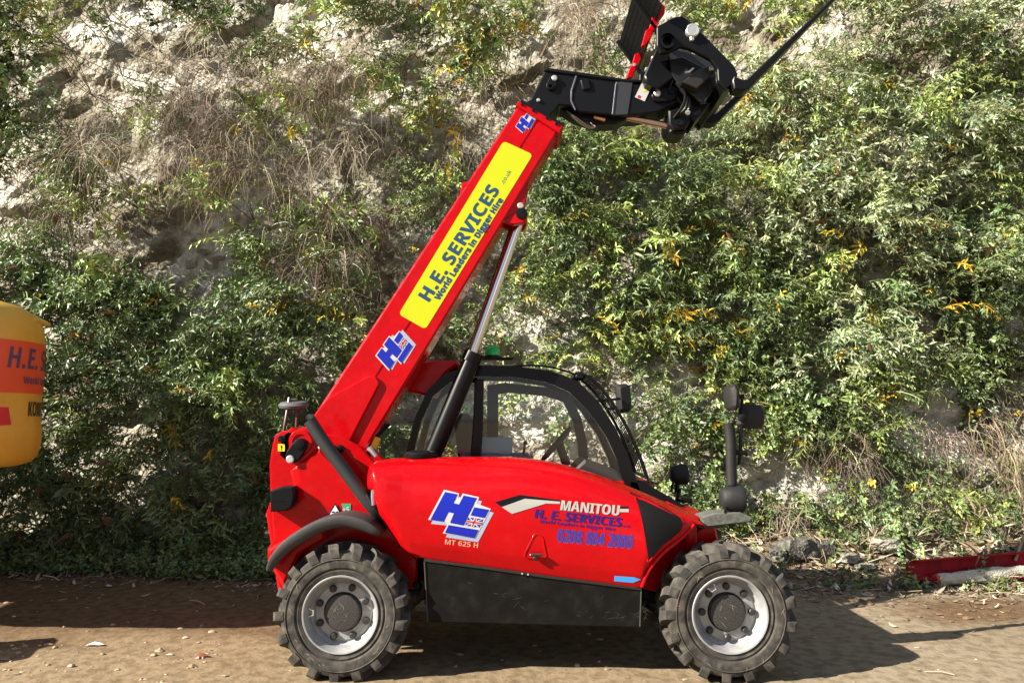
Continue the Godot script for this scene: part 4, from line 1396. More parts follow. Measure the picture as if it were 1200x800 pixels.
	for i in arc.size():
		var p: Vector3 = arc[i]
		var d: Vector3 = ((arc[mini(i + 1, arc.size() - 1)] as Vector3) - (arc[maxi(i - 1, 0)] as Vector3)).normalized()
		var out := Vector3(-d.y, d.x, 0).normalized()
		var t := float(i) / (arc.size() - 1)
		var w := 0.058 * (1.0 - 0.65 * absf(2.0 * t - 0.95) ** 3.0)
		var ring := PackedVector3Array()
		for q in [[-1.0, 0.0], [-0.9, 0.014], [-0.5, 0.028], [0.0, 0.034], [0.35, 0.028], [0.45, 0.0], [0.4, -0.2], [0.3, -0.27], [0.24, -0.27], [0.32, -0.2], [0.36, -0.005], [0.25, 0.01], [0.0, 0.014], [-0.5, 0.01], [-0.85, 0.0]]:
			ring.append(p + out * (q[0] * w + w * 0.3) + Vector3(0, 0, q[1]))
		rings.append(ring)
	s.loft(rings, true)
	piece("mudguard", s, worn("mudguard_plastic", [[0.3, Color(0.028, 0.028, 0.03)], [0.7, Color(0.045, 0.045, 0.047)]], 0.15, 0.5, 0.1, 0.05), "", 50.0)

	# --- exhaust
	s = Shape.new()
	var ex: Array = [Vector3(-1.387, 1.661, -0.22), Vector3(-1.262, 1.479, -0.22), Vector3(-1.114, 1.286, -0.22), Vector3(-0.967, 1.101, -0.22), Vector3(-0.895, 1.02, -0.24), Vector3(-0.839, 0.977, -0.32), Vector3(-0.767, 0.941, -0.42)]
	var ex_line := spline(ex, 4)
	for wall in 2:
		var rr := 0.044 - 0.008 * wall
		var rows := []
		for q in ex_line.size():
			var d: Vector3 = ((ex_line[mini(q + 1, ex_line.size() - 1)] as Vector3) - (ex_line[maxi(q - 1, 0)] as Vector3)).normalized()
			var u := Vector3(0, 0, 1)
			u = (u - d * u.dot(d)).normalized()
			var v := d.cross(u)
			var ring := PackedVector3Array()
			for k in 20:
				var a := TAU * k / 20
				var p: Vector3 = ex_line[q] + (u * cos(a) + v * sin(a)) * rr
				if q == 0:
					p += d * (cos(a) * 0.6 + 0.5) * 0.085
				ring.append(p)
			rows.append(ring)
			if wall == 1 and q > 6:
				break
		s.loft(rows, true)
		if wall == 1:
			var last: PackedVector3Array = rows[rows.size() - 1]
			for k in range(1, 19):
				s.tri(last[0], last[k], last[k + 1])
	var exm := paint("exhaust_grey", Color(0.02, 0.021, 0.023), 0.5)
	var pipe := piece("exhaust_pipe", s, exm)
	s = turned(Vector3(-0.872, 1.042, -0.2), Vector3(0.2, -0.3, 1), [Vector2(0.07, -0.05), Vector2(0.075, 0.0), Vector2(0.05, 0.01), Vector2(0.0, 0.01)])
	s = Shape.new()
	s.tube(spline([Vector3(-0.907, 1.076, -0.14), Vector3(-0.915, 1.141, -0.15), Vector3(-0.907, 1.218, -0.16), Vector3(-0.893, 1.273, -0.17)], 4), 0.018, 10)
	part("pipe_trim", s.mesh(), chrome, pipe)

	# --- bonnet
	bon_top = smooth2(PackedVector2Array([Vector2(-0.958, 1.346), Vector2(-0.911, 1.358), Vector2(-0.764, 1.37), Vector2(-0.412, 1.378), Vector2(0, 1.376), Vector2(0.294, 1.341), Vector2(0.587, 1.259), Vector2(0.82, 1.173), Vector2(1.023, 1.086), Vector2(1.168, 1.023), Vector2(1.237, 0.983), Vector2(1.265, 0.949)]), 3)
	bon_low = PackedVector2Array([Vector2(-0.905, 1.174), Vector2(-0.887, 1.093), Vector2(-0.863, 1.022), Vector2(-0.818, 0.968), Vector2(-0.761, 0.886), Vector2(-0.716, 0.816), Vector2(-0.66, 0.773), Vector2(-0.594, 0.752), Vector2(-0.522, 0.736), Vector2(-0.22, 0.698), Vector2(0.22, 0.637), Vector2(0.548, 0.594), Vector2(0.794, 0.559), Vector2(0.833, 0.559), Vector2(0.856, 0.618), Vector2(0.89, 0.677), Vector2(0.935, 0.736), Vector2(0.991, 0.784), Vector2(1.047, 0.822), Vector2(1.103, 0.859), Vector2(1.159, 0.903), Vector2(1.199, 0.941)])
	s = Shape.new()
	rings = []
	var cols := []
	var bx: float = bon_top[0].x
	var bend: float = bon_top[bon_top.size() - 1].x
	while bx < bend:
		cols.append(bx)
		bx += 0.0125 if (bx < bon_top[0].x + 0.25 or bx > 0.75) else 0.0125
	cols.append(bend)
	for x in cols:
		var ring := PackedVector3Array()
		var lo := at_x(bon_low, x)
		var hi := at_x(bon_top, x)
		for q in bon_profile:
			ring.append(Vector3(x, lerpf(lo, hi, q.x), q.y - bon_inset(x) * (1.0 if q.y > -0.4 else 0.0)))
		rings.append(ring)
	s.loft(rings)
	for e in [0, rings.size() - 1]:
		var ring: PackedVector3Array = rings[e]
		for k in range(1, ring.size() - 1):
			if e == 0:
				s.tri(ring[0], ring[k], ring[k + 1])
			else:
				s.tri(ring[0], ring[k + 1], ring[k])
	var bonnet := piece("bonnet", s, red, "", 50.0)
	var bz := func(x: float, y: float) -> float: return bon_z(x, y)
	firm_mark(Vector2(-0.542, 1.184), Vector2(-0.129, 1.184) - Vector2(-0.542, 1.184), Vector2(-0.538, 0.847) - Vector2(-0.542, 1.184), bz, bonnet)
	var fade := paint("grey_vinyl", Color(0.33, 0.33, 0.315), 0.4)
	var dark_blue := paint("purple_blue_vinyl", Color(0.022, 0.011, 0.14), 0.5, 0.0, 0.0, 0.05, 0.25)
	var pale_blue := paint("violet_edge_vinyl", Color(0.2, 0.12, 0.42), 0.4)
	lettering("model_print", "MT 625 H", Vector2(-0.432, 0.842), Vector2(-0.219, 0.818), 0.031, 0.0, bz, 0.0018, paint("tan_vinyl", Color(0.55, 0.25, 0.18), 0.5), bonnet)
	sticker("stripe", PackedVector2Array([Vector2(-0.11, 1.105), Vector2(0.05, 1.151), Vector2(0.313, 1.117), Vector2(0.313, 1.108), Vector2(0.083, 1.127), Vector2(-0.066, 1.075)]), bz, 0.0018, black, bonnet)
	sticker("stripe", PackedVector2Array([Vector2(-0.066, 1.075), Vector2(0.083, 1.127), Vector2(0.311, 1.108), Vector2(0.311, 1.094), Vector2(0.22, 1.097), Vector2(0, 1.032)]), bz, 0.0028, fade, bonnet)
	lettering("maker_print", "MANITOU", Vector2(0.31, 1.056), Vector2(0.686, 1.019), 0.061, 0.1, bz, 0.0028, fade, bonnet)
	lettering("maker_print", "MANITOU", Vector2(0.313, 1.056), Vector2(0.691, 1.018), 0.061, 0.1, bz, 0.0040, fade, bonnet)
	sticker("stripe", PackedVector2Array([Vector2(0.703, 1.075), Vector2(0.758, 1.073), Vector2(0.758, 1.062), Vector2(0.703, 1.063)]), bz, 0.0018, black, bonnet)
	sticker("stripe", PackedVector2Array([Vector2(0.698, 1.06), Vector2(0.758, 1.059), Vector2(0.758, 1.039), Vector2(0.695, 1.041)]), bz, 0.0023, fade, bonnet)
	for k in 2:
		var fat := Vector2(0.0035, 0.0) * k
		lettering("firm_print", "H. E. SERVICES", Vector2(0.142, 1.009) + fat, Vector2(0.696, 0.951) + fat, 0.055, 0.14, bz, 0.0028 + 0.001 * k, dark_blue, bonnet)
	lettering("firm_print", ".co.uk", Vector2(0.701, 0.951), Vector2(0.764, 0.946), 0.014, 0.1, bz, 0.0018, dark_blue, bonnet)
	lettering("firm_print", "World Leaders in Digger Hire", Vector2(0.175, 0.977), Vector2(0.663, 0.925), 0.021, 0.1, bz, 0.0028, dark_blue, bonnet)
	for k in 2:
		lettering("phone_print", "0208 804 2000", Vector2(0.284, 0.86) + Vector2(0.004, -0.004) * (1 - k), Vector2(0.765, 0.815) + Vector2(0.004, -0.004) * (1 - k), 0.081, 0.08, bz, 0.0018 + 0.0015 * k, paint("phone_blue_vinyl", Color(0.03, 0.025, 0.27), 0.4) if k == 1 else pale_blue, bonnet)
	sticker("arrow_sticker", PackedVector2Array([Vector2(0.656, 0.641), Vector2(0.781, 0.633), Vector2(0.825, 0.617), Vector2(0.775, 0.596), Vector2(0.655, 0.606)]), bz, 0.0028, paint("sky_blue_vinyl", Color(0.05, 0.3, 0.75), 0.4), bonnet)
	# latch recess: a raised lip round a pocket with a turn handle
	s = Shape.new()
	var lip := []
	for q in rounded(PackedVector2Array([Vector2(0.148, 0.911), Vector2(0.197, 0.887), Vector2(0.224, 0.748), Vector2(0.082, 0.759), Vector2(0.082, 0.78)]), 0.03, 4):
		lip.append(Vector3(q.x, q.y, bon_z(q.x, q.y) - 0.003))
	lip.append(lip[0])
	s.tube(lip, 0.008, 6, false)
	part("latch_pocket", s.mesh(60.0), red, bonnet)
	s = Shape.new()
	s.box(Vector3(0.155, 0.778, -0.03), Vector3(0.085, 0.017, 0.02), 0.006)
	s.box(Vector3(0.147, 0.761, -0.04), Vector3(0.03, 0.03, 0.03), 0.008)
	part("latch_handle", s.mesh(), paint("latch_black", Color(0.03, 0.025, 0.025), 0.3), bonnet)
	# mesh panel at the front corner
	sticker("vent_mesh", rounded(PackedVector2Array([Vector2(0.82, 1.12), Vector2(0.87, 1.106), Vector2(1.096, 0.999), Vector2(1.109, 0.964), Vector2(1.089, 0.92), Vector2(0.965, 0.833), Vector2(0.874, 0.738)]), 0.012), bz, 0.009, worn("vent_black", [[0.3, Color(0.006, 0.006, 0.0065)], [0.7, Color(0.013, 0.013, 0.014)]], 0.1, 0.8, 0.3, 0.06), bonnet)
	(mats["vent_black"] as StandardMaterial3D).metallic_specular = 0.18
	s = Shape.new()
	var rim_pts := []
	for q in rounded(PackedVector2Array([Vector2(0.815, 1.128), Vector2(0.87, 1.114), Vector2(1.102, 1.005), Vector2(1.118, 0.964), Vector2(1.094, 0.915), Vector2(0.97, 0.828), Vector2(0.871, 0.725)]), 0.012):
		rim_pts.append(Vector3(q.x, q.y, bon_z(q.x, q.y)))
	rim_pts.append(rim_pts[0])
	s.tube(rim_pts, 0.006, 6, false)
	part("vent_surround", s.mesh(60.0), red, bonnet)
	# rolled edge of the wheel arch
	s = Shape.new()
	var edge := []
	for q in PackedVector2Array([Vector2(0.833, 0.562), Vector2(0.856, 0.623), Vector2(0.89, 0.682), Vector2(0.935, 0.738), Vector2(0.991, 0.789), Vector2(1.047, 0.827), Vector2(1.103, 0.865), Vector2(1.159, 0.908), Vector2(1.193, 0.946)]):
		edge.append(Vector3(q.x, q.y + 0.006, bon_z(q.x, q.y + 0.01) + 0.004))
	s.tube(spline(edge, 3), 0.013, 8)
	part("arch_edge", s.mesh(60.0), red, bonnet)
	# crease along the upper side, and shut line
	s = Shape.new()
	edge = []
	for q in PackedVector2Array([Vector2(0.783, 1.153), Vector2(0.907, 1.103), Vector2(1.019, 1.045), Vector2(1.097, 0.997)]):
		edge.append(Vector3(q.x, q.y, bon_z(q.x, q.y) + 0.001))
	s.tube(edge, 0.006, 6)
	part("shut_line", s.mesh(60.0), black, bonnet)

	# --- tank box below the bonnet
	s = Shape.new()
	s.prism(PackedVector2Array([Vector2(-0.568, 0.731), Vector2(-0.22, 0.688), Vector2(0.22, 0.627), Vector2(0.834, 0.547), Vector2(0.822, 0.313), Vector2(-0.541, 0.345)]), -0.62, -0.1, 0.006)
	var tank := piece("tank_box", s, worn("tank_black", [[0.2, Color(0.007, 0.0066, 0.006)], [0.6, Color(0.0095, 0.009, 0.0085)], [0.85, Color(0.014, 0.013, 0.0115)]], 0.8, 0.45, 0.0, 0.01))
	(tank.material_override as StandardMaterial3D).metallic_specular = 0.22
	s = Shape.new()
	s.tube([Vector3(-0.568, 0.734, -0.1), Vector3(-0.22, 0.691, -0.1), Vector3(0.22, 0.629, -0.1), Vector3(0.834, 0.552, -0.1)], 0.012, 6)
	part("tank_lip", s.mesh(), grey, tank)
	var g := RandomNumberGenerator.new()
	g.seed = 51
	var scuff := paint("scuff_grey", Color(0.032, 0.03, 0.027), 0.7)
	var tank_side := func(_x: float, _y: float) -> float: return -0.1
	for k in 34:
		var p := Vector2(g.randf_range(-0.52, 0.85), 0.4 + 0.2 * g.randf() - 0.06 * g.randf())
		if k > 14:
			p = Vector2(0.86 - 0.3 * g.randf() * g.randf(), 0.37 + 0.09 * g.randf() * g.randf())
		var d := Vector2.from_angle(g.randf_range(-0.9, 1.1)) * g.randf_range(0.008, 0.045)
		var w := Vector2(-d.y, d.x).normalized() * g.randf_range(0.0008, 0.0018)
		sticker("scratch", PackedVector2Array([p - d, p + w, p + d, p - w]), tank_side, 0.001, scuff, tank, 0.3)
	s = Shape.new()
	s.tube([Vector3(0.832, 0.542, -0.098), Vector3(0.82, 0.319, -0.098)], 0.005, 6)
	s.tube([Vector3(-0.565, 0.724, -0.098), Vector3(-0.54, 0.351, -0.098)], 0.005, 6)
	part("worn_edge", s.mesh(), scuff, tank)
	for q in [Vector3(0.066, 0.65, -0.088), Vector3(0.104, 0.645, -0.088)]:
		s = disc_z(q, [Vector2(0.007, 0), Vector2(0.006, 0.004), Vector2(0, 0.005)], 8)
		part("tank_bolt", s.mesh(), steel, tank)

	# --- front wing and nose
	s = Shape.new()
	s.prism(PackedVector2Array([Vector2(0.889, 0.495), Vector2(0.926, 0.597), Vector2(1.033, 0.721), Vector2(1.162, 0.8), Vector2(1.269, 0.88), Vector2(1.376, 0.949), Vector2(1.407, 0.8), Vector2(1.38, 0.693), Vector2(1.154, 0.439)]), -0.42, -0.36, 0.008)
	s.prism(PackedVector2Array([Vector2(1.199, 0.989), Vector2(1.3, 0.966), Vector2(1.401, 0.954), Vector2(1.444, 0.778), Vector2(1.193, 0.755)]), -1.3, -0.44, 0.02)
	piece("front_wing", s, red)
	s = Shape.new()
	s.prism(PackedVector2Array([Vector2(1.189, 1.013), Vector2(1.291, 0.973), Vector2(1.251, 0.957), Vector2(1.246, 0.788), Vector2(1.182, 0.759)]), -1.2, -0.3, 0.008)
	piece("nose_wedge", s, red)
	s = Shape.new()
	s.prism(PackedVector2Array([Vector2(0.814, 0.43), Vector2(0.934, 0.657), Vector2(1.244, 0.874), Vector2(1.28, 0.915), Vector2(1.29, 0.857), Vector2(1.276, 0.771), Vector2(1.16, 0.318)]), -1.35, -0.43, 0.02)
	piece("arch_liner", s, black)
	# filter cap on the bonnet
	var cap_at := Vector3(-0.636, 1.343, -0.42)
	s = turned(cap_at, Vector3.UP, [Vector2(0.05, -0.06), Vector2(0.052, 0.02), Vector2(0.085, 0.022), Vector2(0.115, 0.03), Vector2(0.118, 0.055), Vector2(0.105, 0.07), Vector2(0.06, 0.078), Vector2(0, 0.08)], 36)
	piece("intake_cap", s, black)
	# hoses between boom foot and bonnet
	var hoses := tele
	for k in 3:
		s = Shape.new()
		s.tube(spline([Vector3(-1.098, 1.3, -0.75) + Vector3(0, 0, -0.06 * k), Vector3(-1.033, 1.488, -0.75) + Vector3(0, 0, -0.06 * k), Vector3(-0.98, 1.601, -0.8) + Vector3(0.02 * k, 0, -0.06 * k)], 5), 0.013, 8)
		piece("hose", s, black)
	s = Shape.new()
	s.box(Vector3(-1.008, 1.464, -0.72), Vector3(0.05, 0.09, 0.03), 0.008, Basis.from_euler(Vector3(0, 0, -0.4)))
	piece("yellow_clip", s, paint("clip_yellow", Color(0.7, 0.4, 0.02), 0.5))
	s = Shape.new()
	s.tube([Vector3(-1.05, 1.434, -0.68), Vector3(-0.999, 1.366, -0.68)], 0.022, 10)
	piece("pilot_ram", s, steel)

	build_boom(red, black, grey, steel, chrome)
	build_cab(red, black, grey, steel, glass)
	build_lamps(red, black, grey, steel)

func build_boom(red: Material, black: Material, grey: Material, steel: Material, chrome: Material) -> void:
	var zn := -0.68
	var zf := -1.0
	# box section swept from heel to collar, with a fold line along the middle of each side
	var hi0 := Vector2(-1.468, 1.652)
	var hi1 := Vector2(0.046, 4.033)
	var lo0 := Vector2(-1.074, 1.416)
	var lo1 := Vector2(0.359, 3.843)
	var s := Shape.new()
	var rings := []
	for e in [[hi0, lo0], [hi1, lo1]]:
		var h: Vector2 = e[0]
		var l: Vector2 = e[1]
		var ring := PackedVector3Array()
		for q in [[0.0, zn - 0.012], [0.035, zn], [0.5, zn], [0.505, zn - 0.006], [0.535, zn - 0.006], [0.54, zn], [0.965, zn], [1.0, zn - 0.012], [1.0, zf + 0.012], [0.965, zf], [0.035, zf], [0.0, zf + 0.012]]:
			var p: Vector2 = h.lerp(l, q[0])
			ring.append(Vector3(p.x, p.y, q[1]))
		rings.append(ring)
	s.loft(rings, true)
	for k in range(1, 11):
		s.tri(rings[0][0], rings[0][k], rings[0][k + 1])
		s.tri(rings[1][0], rings[1][k + 1], rings[1][k])
	var boom := piece("boom", s, red)
	var wall := func(_x: float, _y: float) -> float: return -0.68
	# raised heel plates
	s = Shape.new()
	var heel := rounded(PackedVector2Array([Vector2(-1.463, 1.652), Vector2(-1.354, 1.795), Vector2(-1.056, 1.958), Vector2(-1, 1.952), Vector2(-0.974, 1.902), Vector2(-1.196, 1.46), Vector2(-1.258, 1.435), Vector2(-1.385, 1.534)]), 0.035)
	s.prism(heel, -0.69, -0.655, 0.008)
	part("heel_plate", s.mesh(35.0), red, boom)
	s = Shape.new()
	s.prism(heel, -1.025, -0.99, 0.008)
	part("heel_plate", s.mesh(35.0), red, boom)
	s = disc_z(Vector3(-1.244, 1.425, -0.6), [Vector2(0.03, -0.03), Vector2(0.03, 0.0), Vector2(0.016, 0.003), Vector2(0.014, 0.014), Vector2(0, 0.016)], 16)
	part("heel_pin", s.mesh(), black, boom)
	# collar at the top
	s = Shape.new()
	var col := PackedVector2Array([Vector2(0.029, 4.028), Vector2(0.052, 4.062), Vector2(0.391, 3.859), Vector2(0.358, 3.808)])
	s.prism(col, -1.03, -0.65, 0.006, true)
	part("collar", s.mesh(35.0), red, boom)
	s = Shape.new()
	s.prism(PackedVector2Array([Vector2(0.052, 4.052), Vector2(0.072, 4.076), Vector2(0.398, 3.886), Vector2(0.378, 3.848)]), -1.02, -0.66, 0.004, true)
	part("collar_seal", s.mesh(35.0), black, boom)
	for q in [Vector3(0.078, 4.032, -0.645), Vector3(0.163, 3.984, -0.645), Vector3(0.267, 3.923, -0.645), Vector3(0.338, 3.876, -0.645)]:
		s = disc_z(q, [Vector2(0.012, -0.01), Vector2(0.011, 0.006), Vector2(0, 0.008)], 6)
		part("collar_bolt", s.mesh(), black, boom)
	# yellow sign and lettering
	var yellow := paint("sign_yellow", Color(0.46, 0.5, 0.0), 0.4)
	var navy := paint("navy_vinyl", Color(0.012, 0.05, 0.12), 0.4)
	sticker("sign_board", rounded(PackedVector2Array([Vector2(-0.065, 3.755), Vector2(0.16, 3.647), Vector2(-0.645, 2.303), Vector2(-0.847, 2.418)]), 0.035), wall, 0.002, yellow, boom, 0.4)
	lettering("sign_print", "H.E. SERVICES", Vector2(-0.622, 2.508), Vector2(-0.097, 3.363), 0.098, 0.0, wall, 0.0035, navy, boom)
	lettering("sign_print", "H.E. SERVICES", Vector2(-0.622, 2.508) + Vector2(0.003, 0.005), Vector2(-0.097, 3.363) + Vector2(0.003, 0.005), 0.098, 0.0, wall, 0.0045, navy, boom)
	lettering("sign_print", ".co.uk", Vector2(-0.065, 3.413), Vector2(-0.006, 3.513), 0.028, 0.0, wall, 0.0035, navy, boom, false)
	lettering("sign_print", "World Leaders in Digger Hire", Vector2(-0.548, 2.518), Vector2(-0.068, 3.287), 0.044, 0.0, wall, 0.0035, navy, boom)
	lettering("sign_print", "World Leaders in Digger Hire", Vector2(-0.548, 2.518) + Vector2(0.003, 0.005), Vector2(-0.068, 3.287) + Vector2(0.003, 0.005), 0.044, 0.0, wall, 0.0045, navy, boom)
	firm_mark(Vector2(-1.046, 2.036), Vector2(-0.922, 2.327) - Vector2(-1.046, 2.036), Vector2(-0.805, 1.961) - Vector2(-1.046, 2.036), wall, boom)
	firm_mark(Vector2(0.01, 3.829), Vector2(0.067, 3.987) - Vector2(0.01, 3.829), Vector2(0.14, 3.803) - Vector2(0.01, 3.829), wall, boom, false)
	# lug on the upper edge
	s = Shape.new()
	var o := rounded(PackedVector2Array([Vector2(-0.4, 3.328), Vector2(-0.387, 3.449), Vector2(-0.335, 3.462), Vector2(-0.289, 3.422), Vector2(-0.328, 3.328)]), 0.025)
	s.prism(o, -0.79, -0.75, 0.004, true)
	s.add(disc_z(Vector3(-0.354, 3.414, -0.745), [Vector2(0.026, 0), Vector2(0.022, 0.006), Vector2(0.014, 0.006), Vector2(0.013, -0.004), Vector2(0, -0.004)], 16))
	part("lifting_lug", s.mesh(), red, boom)
	s = Shape.new()
	s.tube([Vector3(-0.39, 3.333, -0.7), Vector3(-0.345, 3.366, -0.7), Vector3(-0.312, 3.426, -0.7)], 0.012, 8)
	part("lug_loop", s.mesh(), red, boom)
	# bracket under the boom for the lift ram
	s = Shape.new()
	var br := rounded(PackedVector2Array([Vector2(0.143, 3.527), Vector2(0.091, 3.239), Vector2(0.123, 3.18), Vector2(0.097, 3.12), Vector2(0, 3.107), Vector2(-0.065, 3.14), Vector2(-0.142, 3.047), Vector2(-0.168, 3.008), Vector2(-0.162, 3.074)]), 0.02)
	s.prism(br, -0.76, -0.7, 0.006)
	part("ram_bracket", s.mesh(), red, boom)
	s = Shape.new()
	s.prism(br, -0.98, -0.92, 0.006)
	part("ram_bracket", s.mesh(), red, boom)
	s = disc_z(Vector3(0.074, 3.191, -0.695), [Vector2(0.045, -0.005), Vector2(0.043, 0.012), Vector2(0.015, 0.016), Vector2(0, 0.012)])
	part("ram_pin", s.mesh(), black, boom)
	s = disc_z(Vector3(0.065, 3.25, -0.69), [Vector2(0.024, -0.02), Vector2(0.024, 0.006), Vector2(0.018, 0.012), Vector2(0, 0.012)])
	part("ram_bolt", s.mesh(), steel, boom)
	# lift ram
	s = Shape.new()
	s.tube([Vector3(-0.604, 1.359, -0.84), Vector3(-0.299, 2.112, -0.84)], 0.068, 24)
	s.tube([Vector3(-0.319, 2.073, -0.84), Vector3(-0.29, 2.145, -0.84)], 0.075, 24)
	var ram := piece("lift_ram", s, black)
	s = Shape.new()
	s.tube([Vector3(-0.312, 2.099, -0.84), Vector3(0.046, 3.144, -0.84)], 0.039, 20)
	part("ram_rod", s.mesh(50.0), chrome, ram)
	s = Shape.new()
	s.tube([Vector3(-0.362, 2.071, -0.9), Vector3(-0.013, 3.112, -0.9)], 0.013, 8)
	part("ram_hose", s.mesh(50.0), paint("hose_maroon", Color(0.06, 0.012, 0.015), 0.5), ram)
	s = turned(Vector3(0.06, 3.191, -0.84), Vector3(0, 0, 1), [Vector2(0, -0.07), Vector2(0.05, -0.07), Vector2(0.05, 0.07), Vector2(0, 0.07)])
	part("ram_eye", s.mesh(), black, ram)

	# --- gooseneck: inner boom with the kinked head
	s = Shape.new()
	s.prism(PackedVector2Array([Vector2(0.079, 4.064), Vector2(0.145, 4.106), Vector2(0.252, 4.327), Vector2(0.286, 4.347), Vector2(0.895, 4.247), Vector2(1.073, 4.216), Vector2(1.206, 4.209), Vector2(1.277, 4.154), Vector2(1.296, 4.092), Vector2(1.242, 4.051), Vector2(1.122, 4.003), Vector2(0.956, 3.979), Vector2(0.805, 3.975), Vector2(0.528, 4.003), Vector2(0.449, 4.051), Vector2(0.363, 4.057), Vector2(0.297, 3.975), Vector2(0.316, 3.941)]), -0.96, -0.72, 0.01, true)
	var neck := piece("boom_head", s, black)
	s = Shape.new()
	s.prism(PackedVector2Array([Vector2(0.252, 4.332), Vector2(0.278, 4.353), Vector2(0.662, 4.298), Vector2(0.893, 4.26), Vector2(1.006, 4.256), Vector2(1.006, 4.239), Vector2(0.893, 4.239), Vector2(0.285, 4.325)]), -0.97, -0.705, 0.004, true)
	part("head_top_plate", s.mesh(), black, neck)
	s = Shape.new()
	s.prism(PackedVector2Array([Vector2(0.808, 4.241), Vector2(0.941, 4.255), Vector2(0.896, 3.98), Vector2(0.778, 3.973)]), -0.722, -0.712, 0.003)
	part("head_kink", s.mesh(), paint("sheen_black", Color(0.03, 0.032, 0.036), 0.3), neck)
	for q in [[675, 90, 670, 108], [670, 108, 674, 131]]:
		s = Shape.new()
		s.tube([Vector3.ZERO, Vector3.ZERO], 0.001, 3)
	s = Shape.new()
	s.tube([Vector3(0.5, 4.29, -0.716), Vector3(0.463, 4.173, -0.716), Vector3(0.459, 4.09, -0.716), Vector3(0.491, 4.015, -0.716)], 0.007, 6)
	s.tube([Vector3(0.807, 4.225, -0.71), Vector3(0.777, 3.978, -0.71)], 0.006, 6)
	part("weld_seam", s.mesh(), paint("weld_grey", Color(0.08, 0.085, 0.1), 0.35), neck)
	s = Shape.new()
	s.box(Vector3(0.572, 4.219, -0.712), Vector3(0.07, 0.085, 0.02), 0.008, Basis.from_euler(Vector3(0, 0, 0.2)))
	part("head_plug", s.mesh(), black, neck)
	s = Shape.new()
	s.prism(rounded(PackedVector2Array([Vector2(0.311, 4.308), Vector2(0.358, 4.28), Vector2(0.344, 4.184), Vector2(0.291, 4.163), Vector2(0.258, 4.204)]), 0.03), -0.73, -0.7, 0.005)
	part("wear_pad_cover", s.mesh(), black, neck)
	for q in [[Vector3(0.33, 4.265, -0.7), 0.022], [Vector3(0.205, 4.093, -0.715), 0.015]]:
		s = disc_z(q[0], [Vector2(q[1], -0.01), Vector2(q[1], 0.006), Vector2(q[1] * 0.7, 0.012), Vector2(0, 0.012)], 16)
		part("head_bolt", s.mesh(), steel, neck)
	s = disc_z(Vector3(0.297, 4.2, -0.7), [Vector2(0.025, -0.01), Vector2(0.024, 0.006), Vector2(0.014, 0.006), Vector2(0.012, 0), Vector2(0, 0)], 16)
	part("head_plug", s.mesh(), black, neck)
	var nw := func(_x: float, _y: float) -> float: return -0.718
	sticker("caution_label", PackedVector2Array([Vector2(1.021, 4.261), Vector2(1.093, 4.226), Vector2(1.028, 4.085), Vector2(0.952, 4.119)]), nw, 0.003, paint("white_vinyl", Color(0.45, 0.45, 0.465), 0.4), neck)
	sticker("caution_mark", PackedVector2Array([Vector2(1.027, 4.202), Vector2(1.056, 4.174), Vector2(1.019, 4.161)]), nw, 0.0045, paint("sticker_yellow", Color(0.75, 0.6, 0.02), 0.4), neck)
	sticker("caution_mark", PackedVector2Array([Vector2(0.979, 4.137), Vector2(1.002, 4.126), Vector2(0.992, 4.106), Vector2(0.972, 4.116)]), nw, 0.0045, paint("flag_red", Color(0.62, 0.02, 0.03), 0.4), neck)
	sticker("caution_mark", PackedVector2Array([Vector2(1.041, 4.24), Vector2(1.08, 4.221), Vector2(1.066, 4.195), Vector2(1.033, 4.216)]), nw, 0.0045, paint("print_grey", Color(0.3, 0.3, 0.32), 0.4), neck)
	# pivot link at the nose of the gooseneck
	s = Shape.new()
	s.prism(rounded(PackedVector2Array([Vector2(1.072, 4.12), Vector2(1.106, 4.168), Vector2(1.226, 4.202), Vector2(1.278, 4.175), Vector2(1.276, 4.113), Vector2(1.216, 4.079), Vector2(1.104, 4.072)]), 0.035), -0.72, -0.69, 0.006)
	part("nose_link", s.mesh(), black, neck)
	s = disc_z(Vector3(1.122, 4.137, -0.69), [Vector2(0.027, 0), Vector2(0.027, 0.008), Vector2(0.02, 0.014), Vector2(0, 0.014)])
	part("nose_bolt", s.mesh(), steel, neck)
	s = disc_z(Vector3(1.231, 4.161, -0.69), [Vector2(0.03, 0), Vector2(0.028, 0.012), Vector2(0.012, 0.012), Vector2(0.01, 0.004), Vector2(0, 0.004)])
	part("nose_pin", s.mesh(), black, neck)
	# underside rams and hoses
	s = Shape.new()
	s.prism(PackedVector2Array([Vector2(0.367, 4.063), Vector2(0.48, 4.028), Vector2(0.833, 3.993), Vector2(0.967, 4), Vector2(0.812, 3.931), Vector2(0.666, 3.924), Vector2(0.493, 3.98)]), -0.92, -0.78, 0.01)
	var under := part("tilt_ram_body", s.mesh(), black, neck)
	s = Shape.new()
	s.tube([Vector3(0.89, 3.995, -0.8), Vector3(1.229, 3.922, -0.8)], 0.027, 16)
	part("tilt_ram_rod", s.mesh(50.0), paint("copper_chrome", Color(0.55, 0.4, 0.33), 0.2, 0.9), neck)
	s = Shape.new()
	s.tube([Vector3(0.638, 3.978, -0.76), Vector3(0.724, 3.951, -0.76)], 0.016, 8)
	part("copper_pipe", s.mesh(), paint("copper", Color(0.5, 0.25, 0.13), 0.35, 0.8), neck)
	for k in 2:
		s = Shape.new()
		s.tube(spline([Vector3(0.426, 4.031, -0.77), Vector3(0.519, 3.962, -0.77) + Vector3(0, -0.02 * k, 0), Vector3(0.598, 3.906, -0.77) + Vector3(0, -0.015 * k, 0), Vector3(0.651, 3.9, -0.77), Vector3(0.602, 3.96, -0.8)], 5), 0.007, 8)
		part("head_hose", s.mesh(), paint("hose_brown", Color(0.06, 0.04, 0.03), 0.5), neck)

	# --- fork carriage
	s = Shape.new()
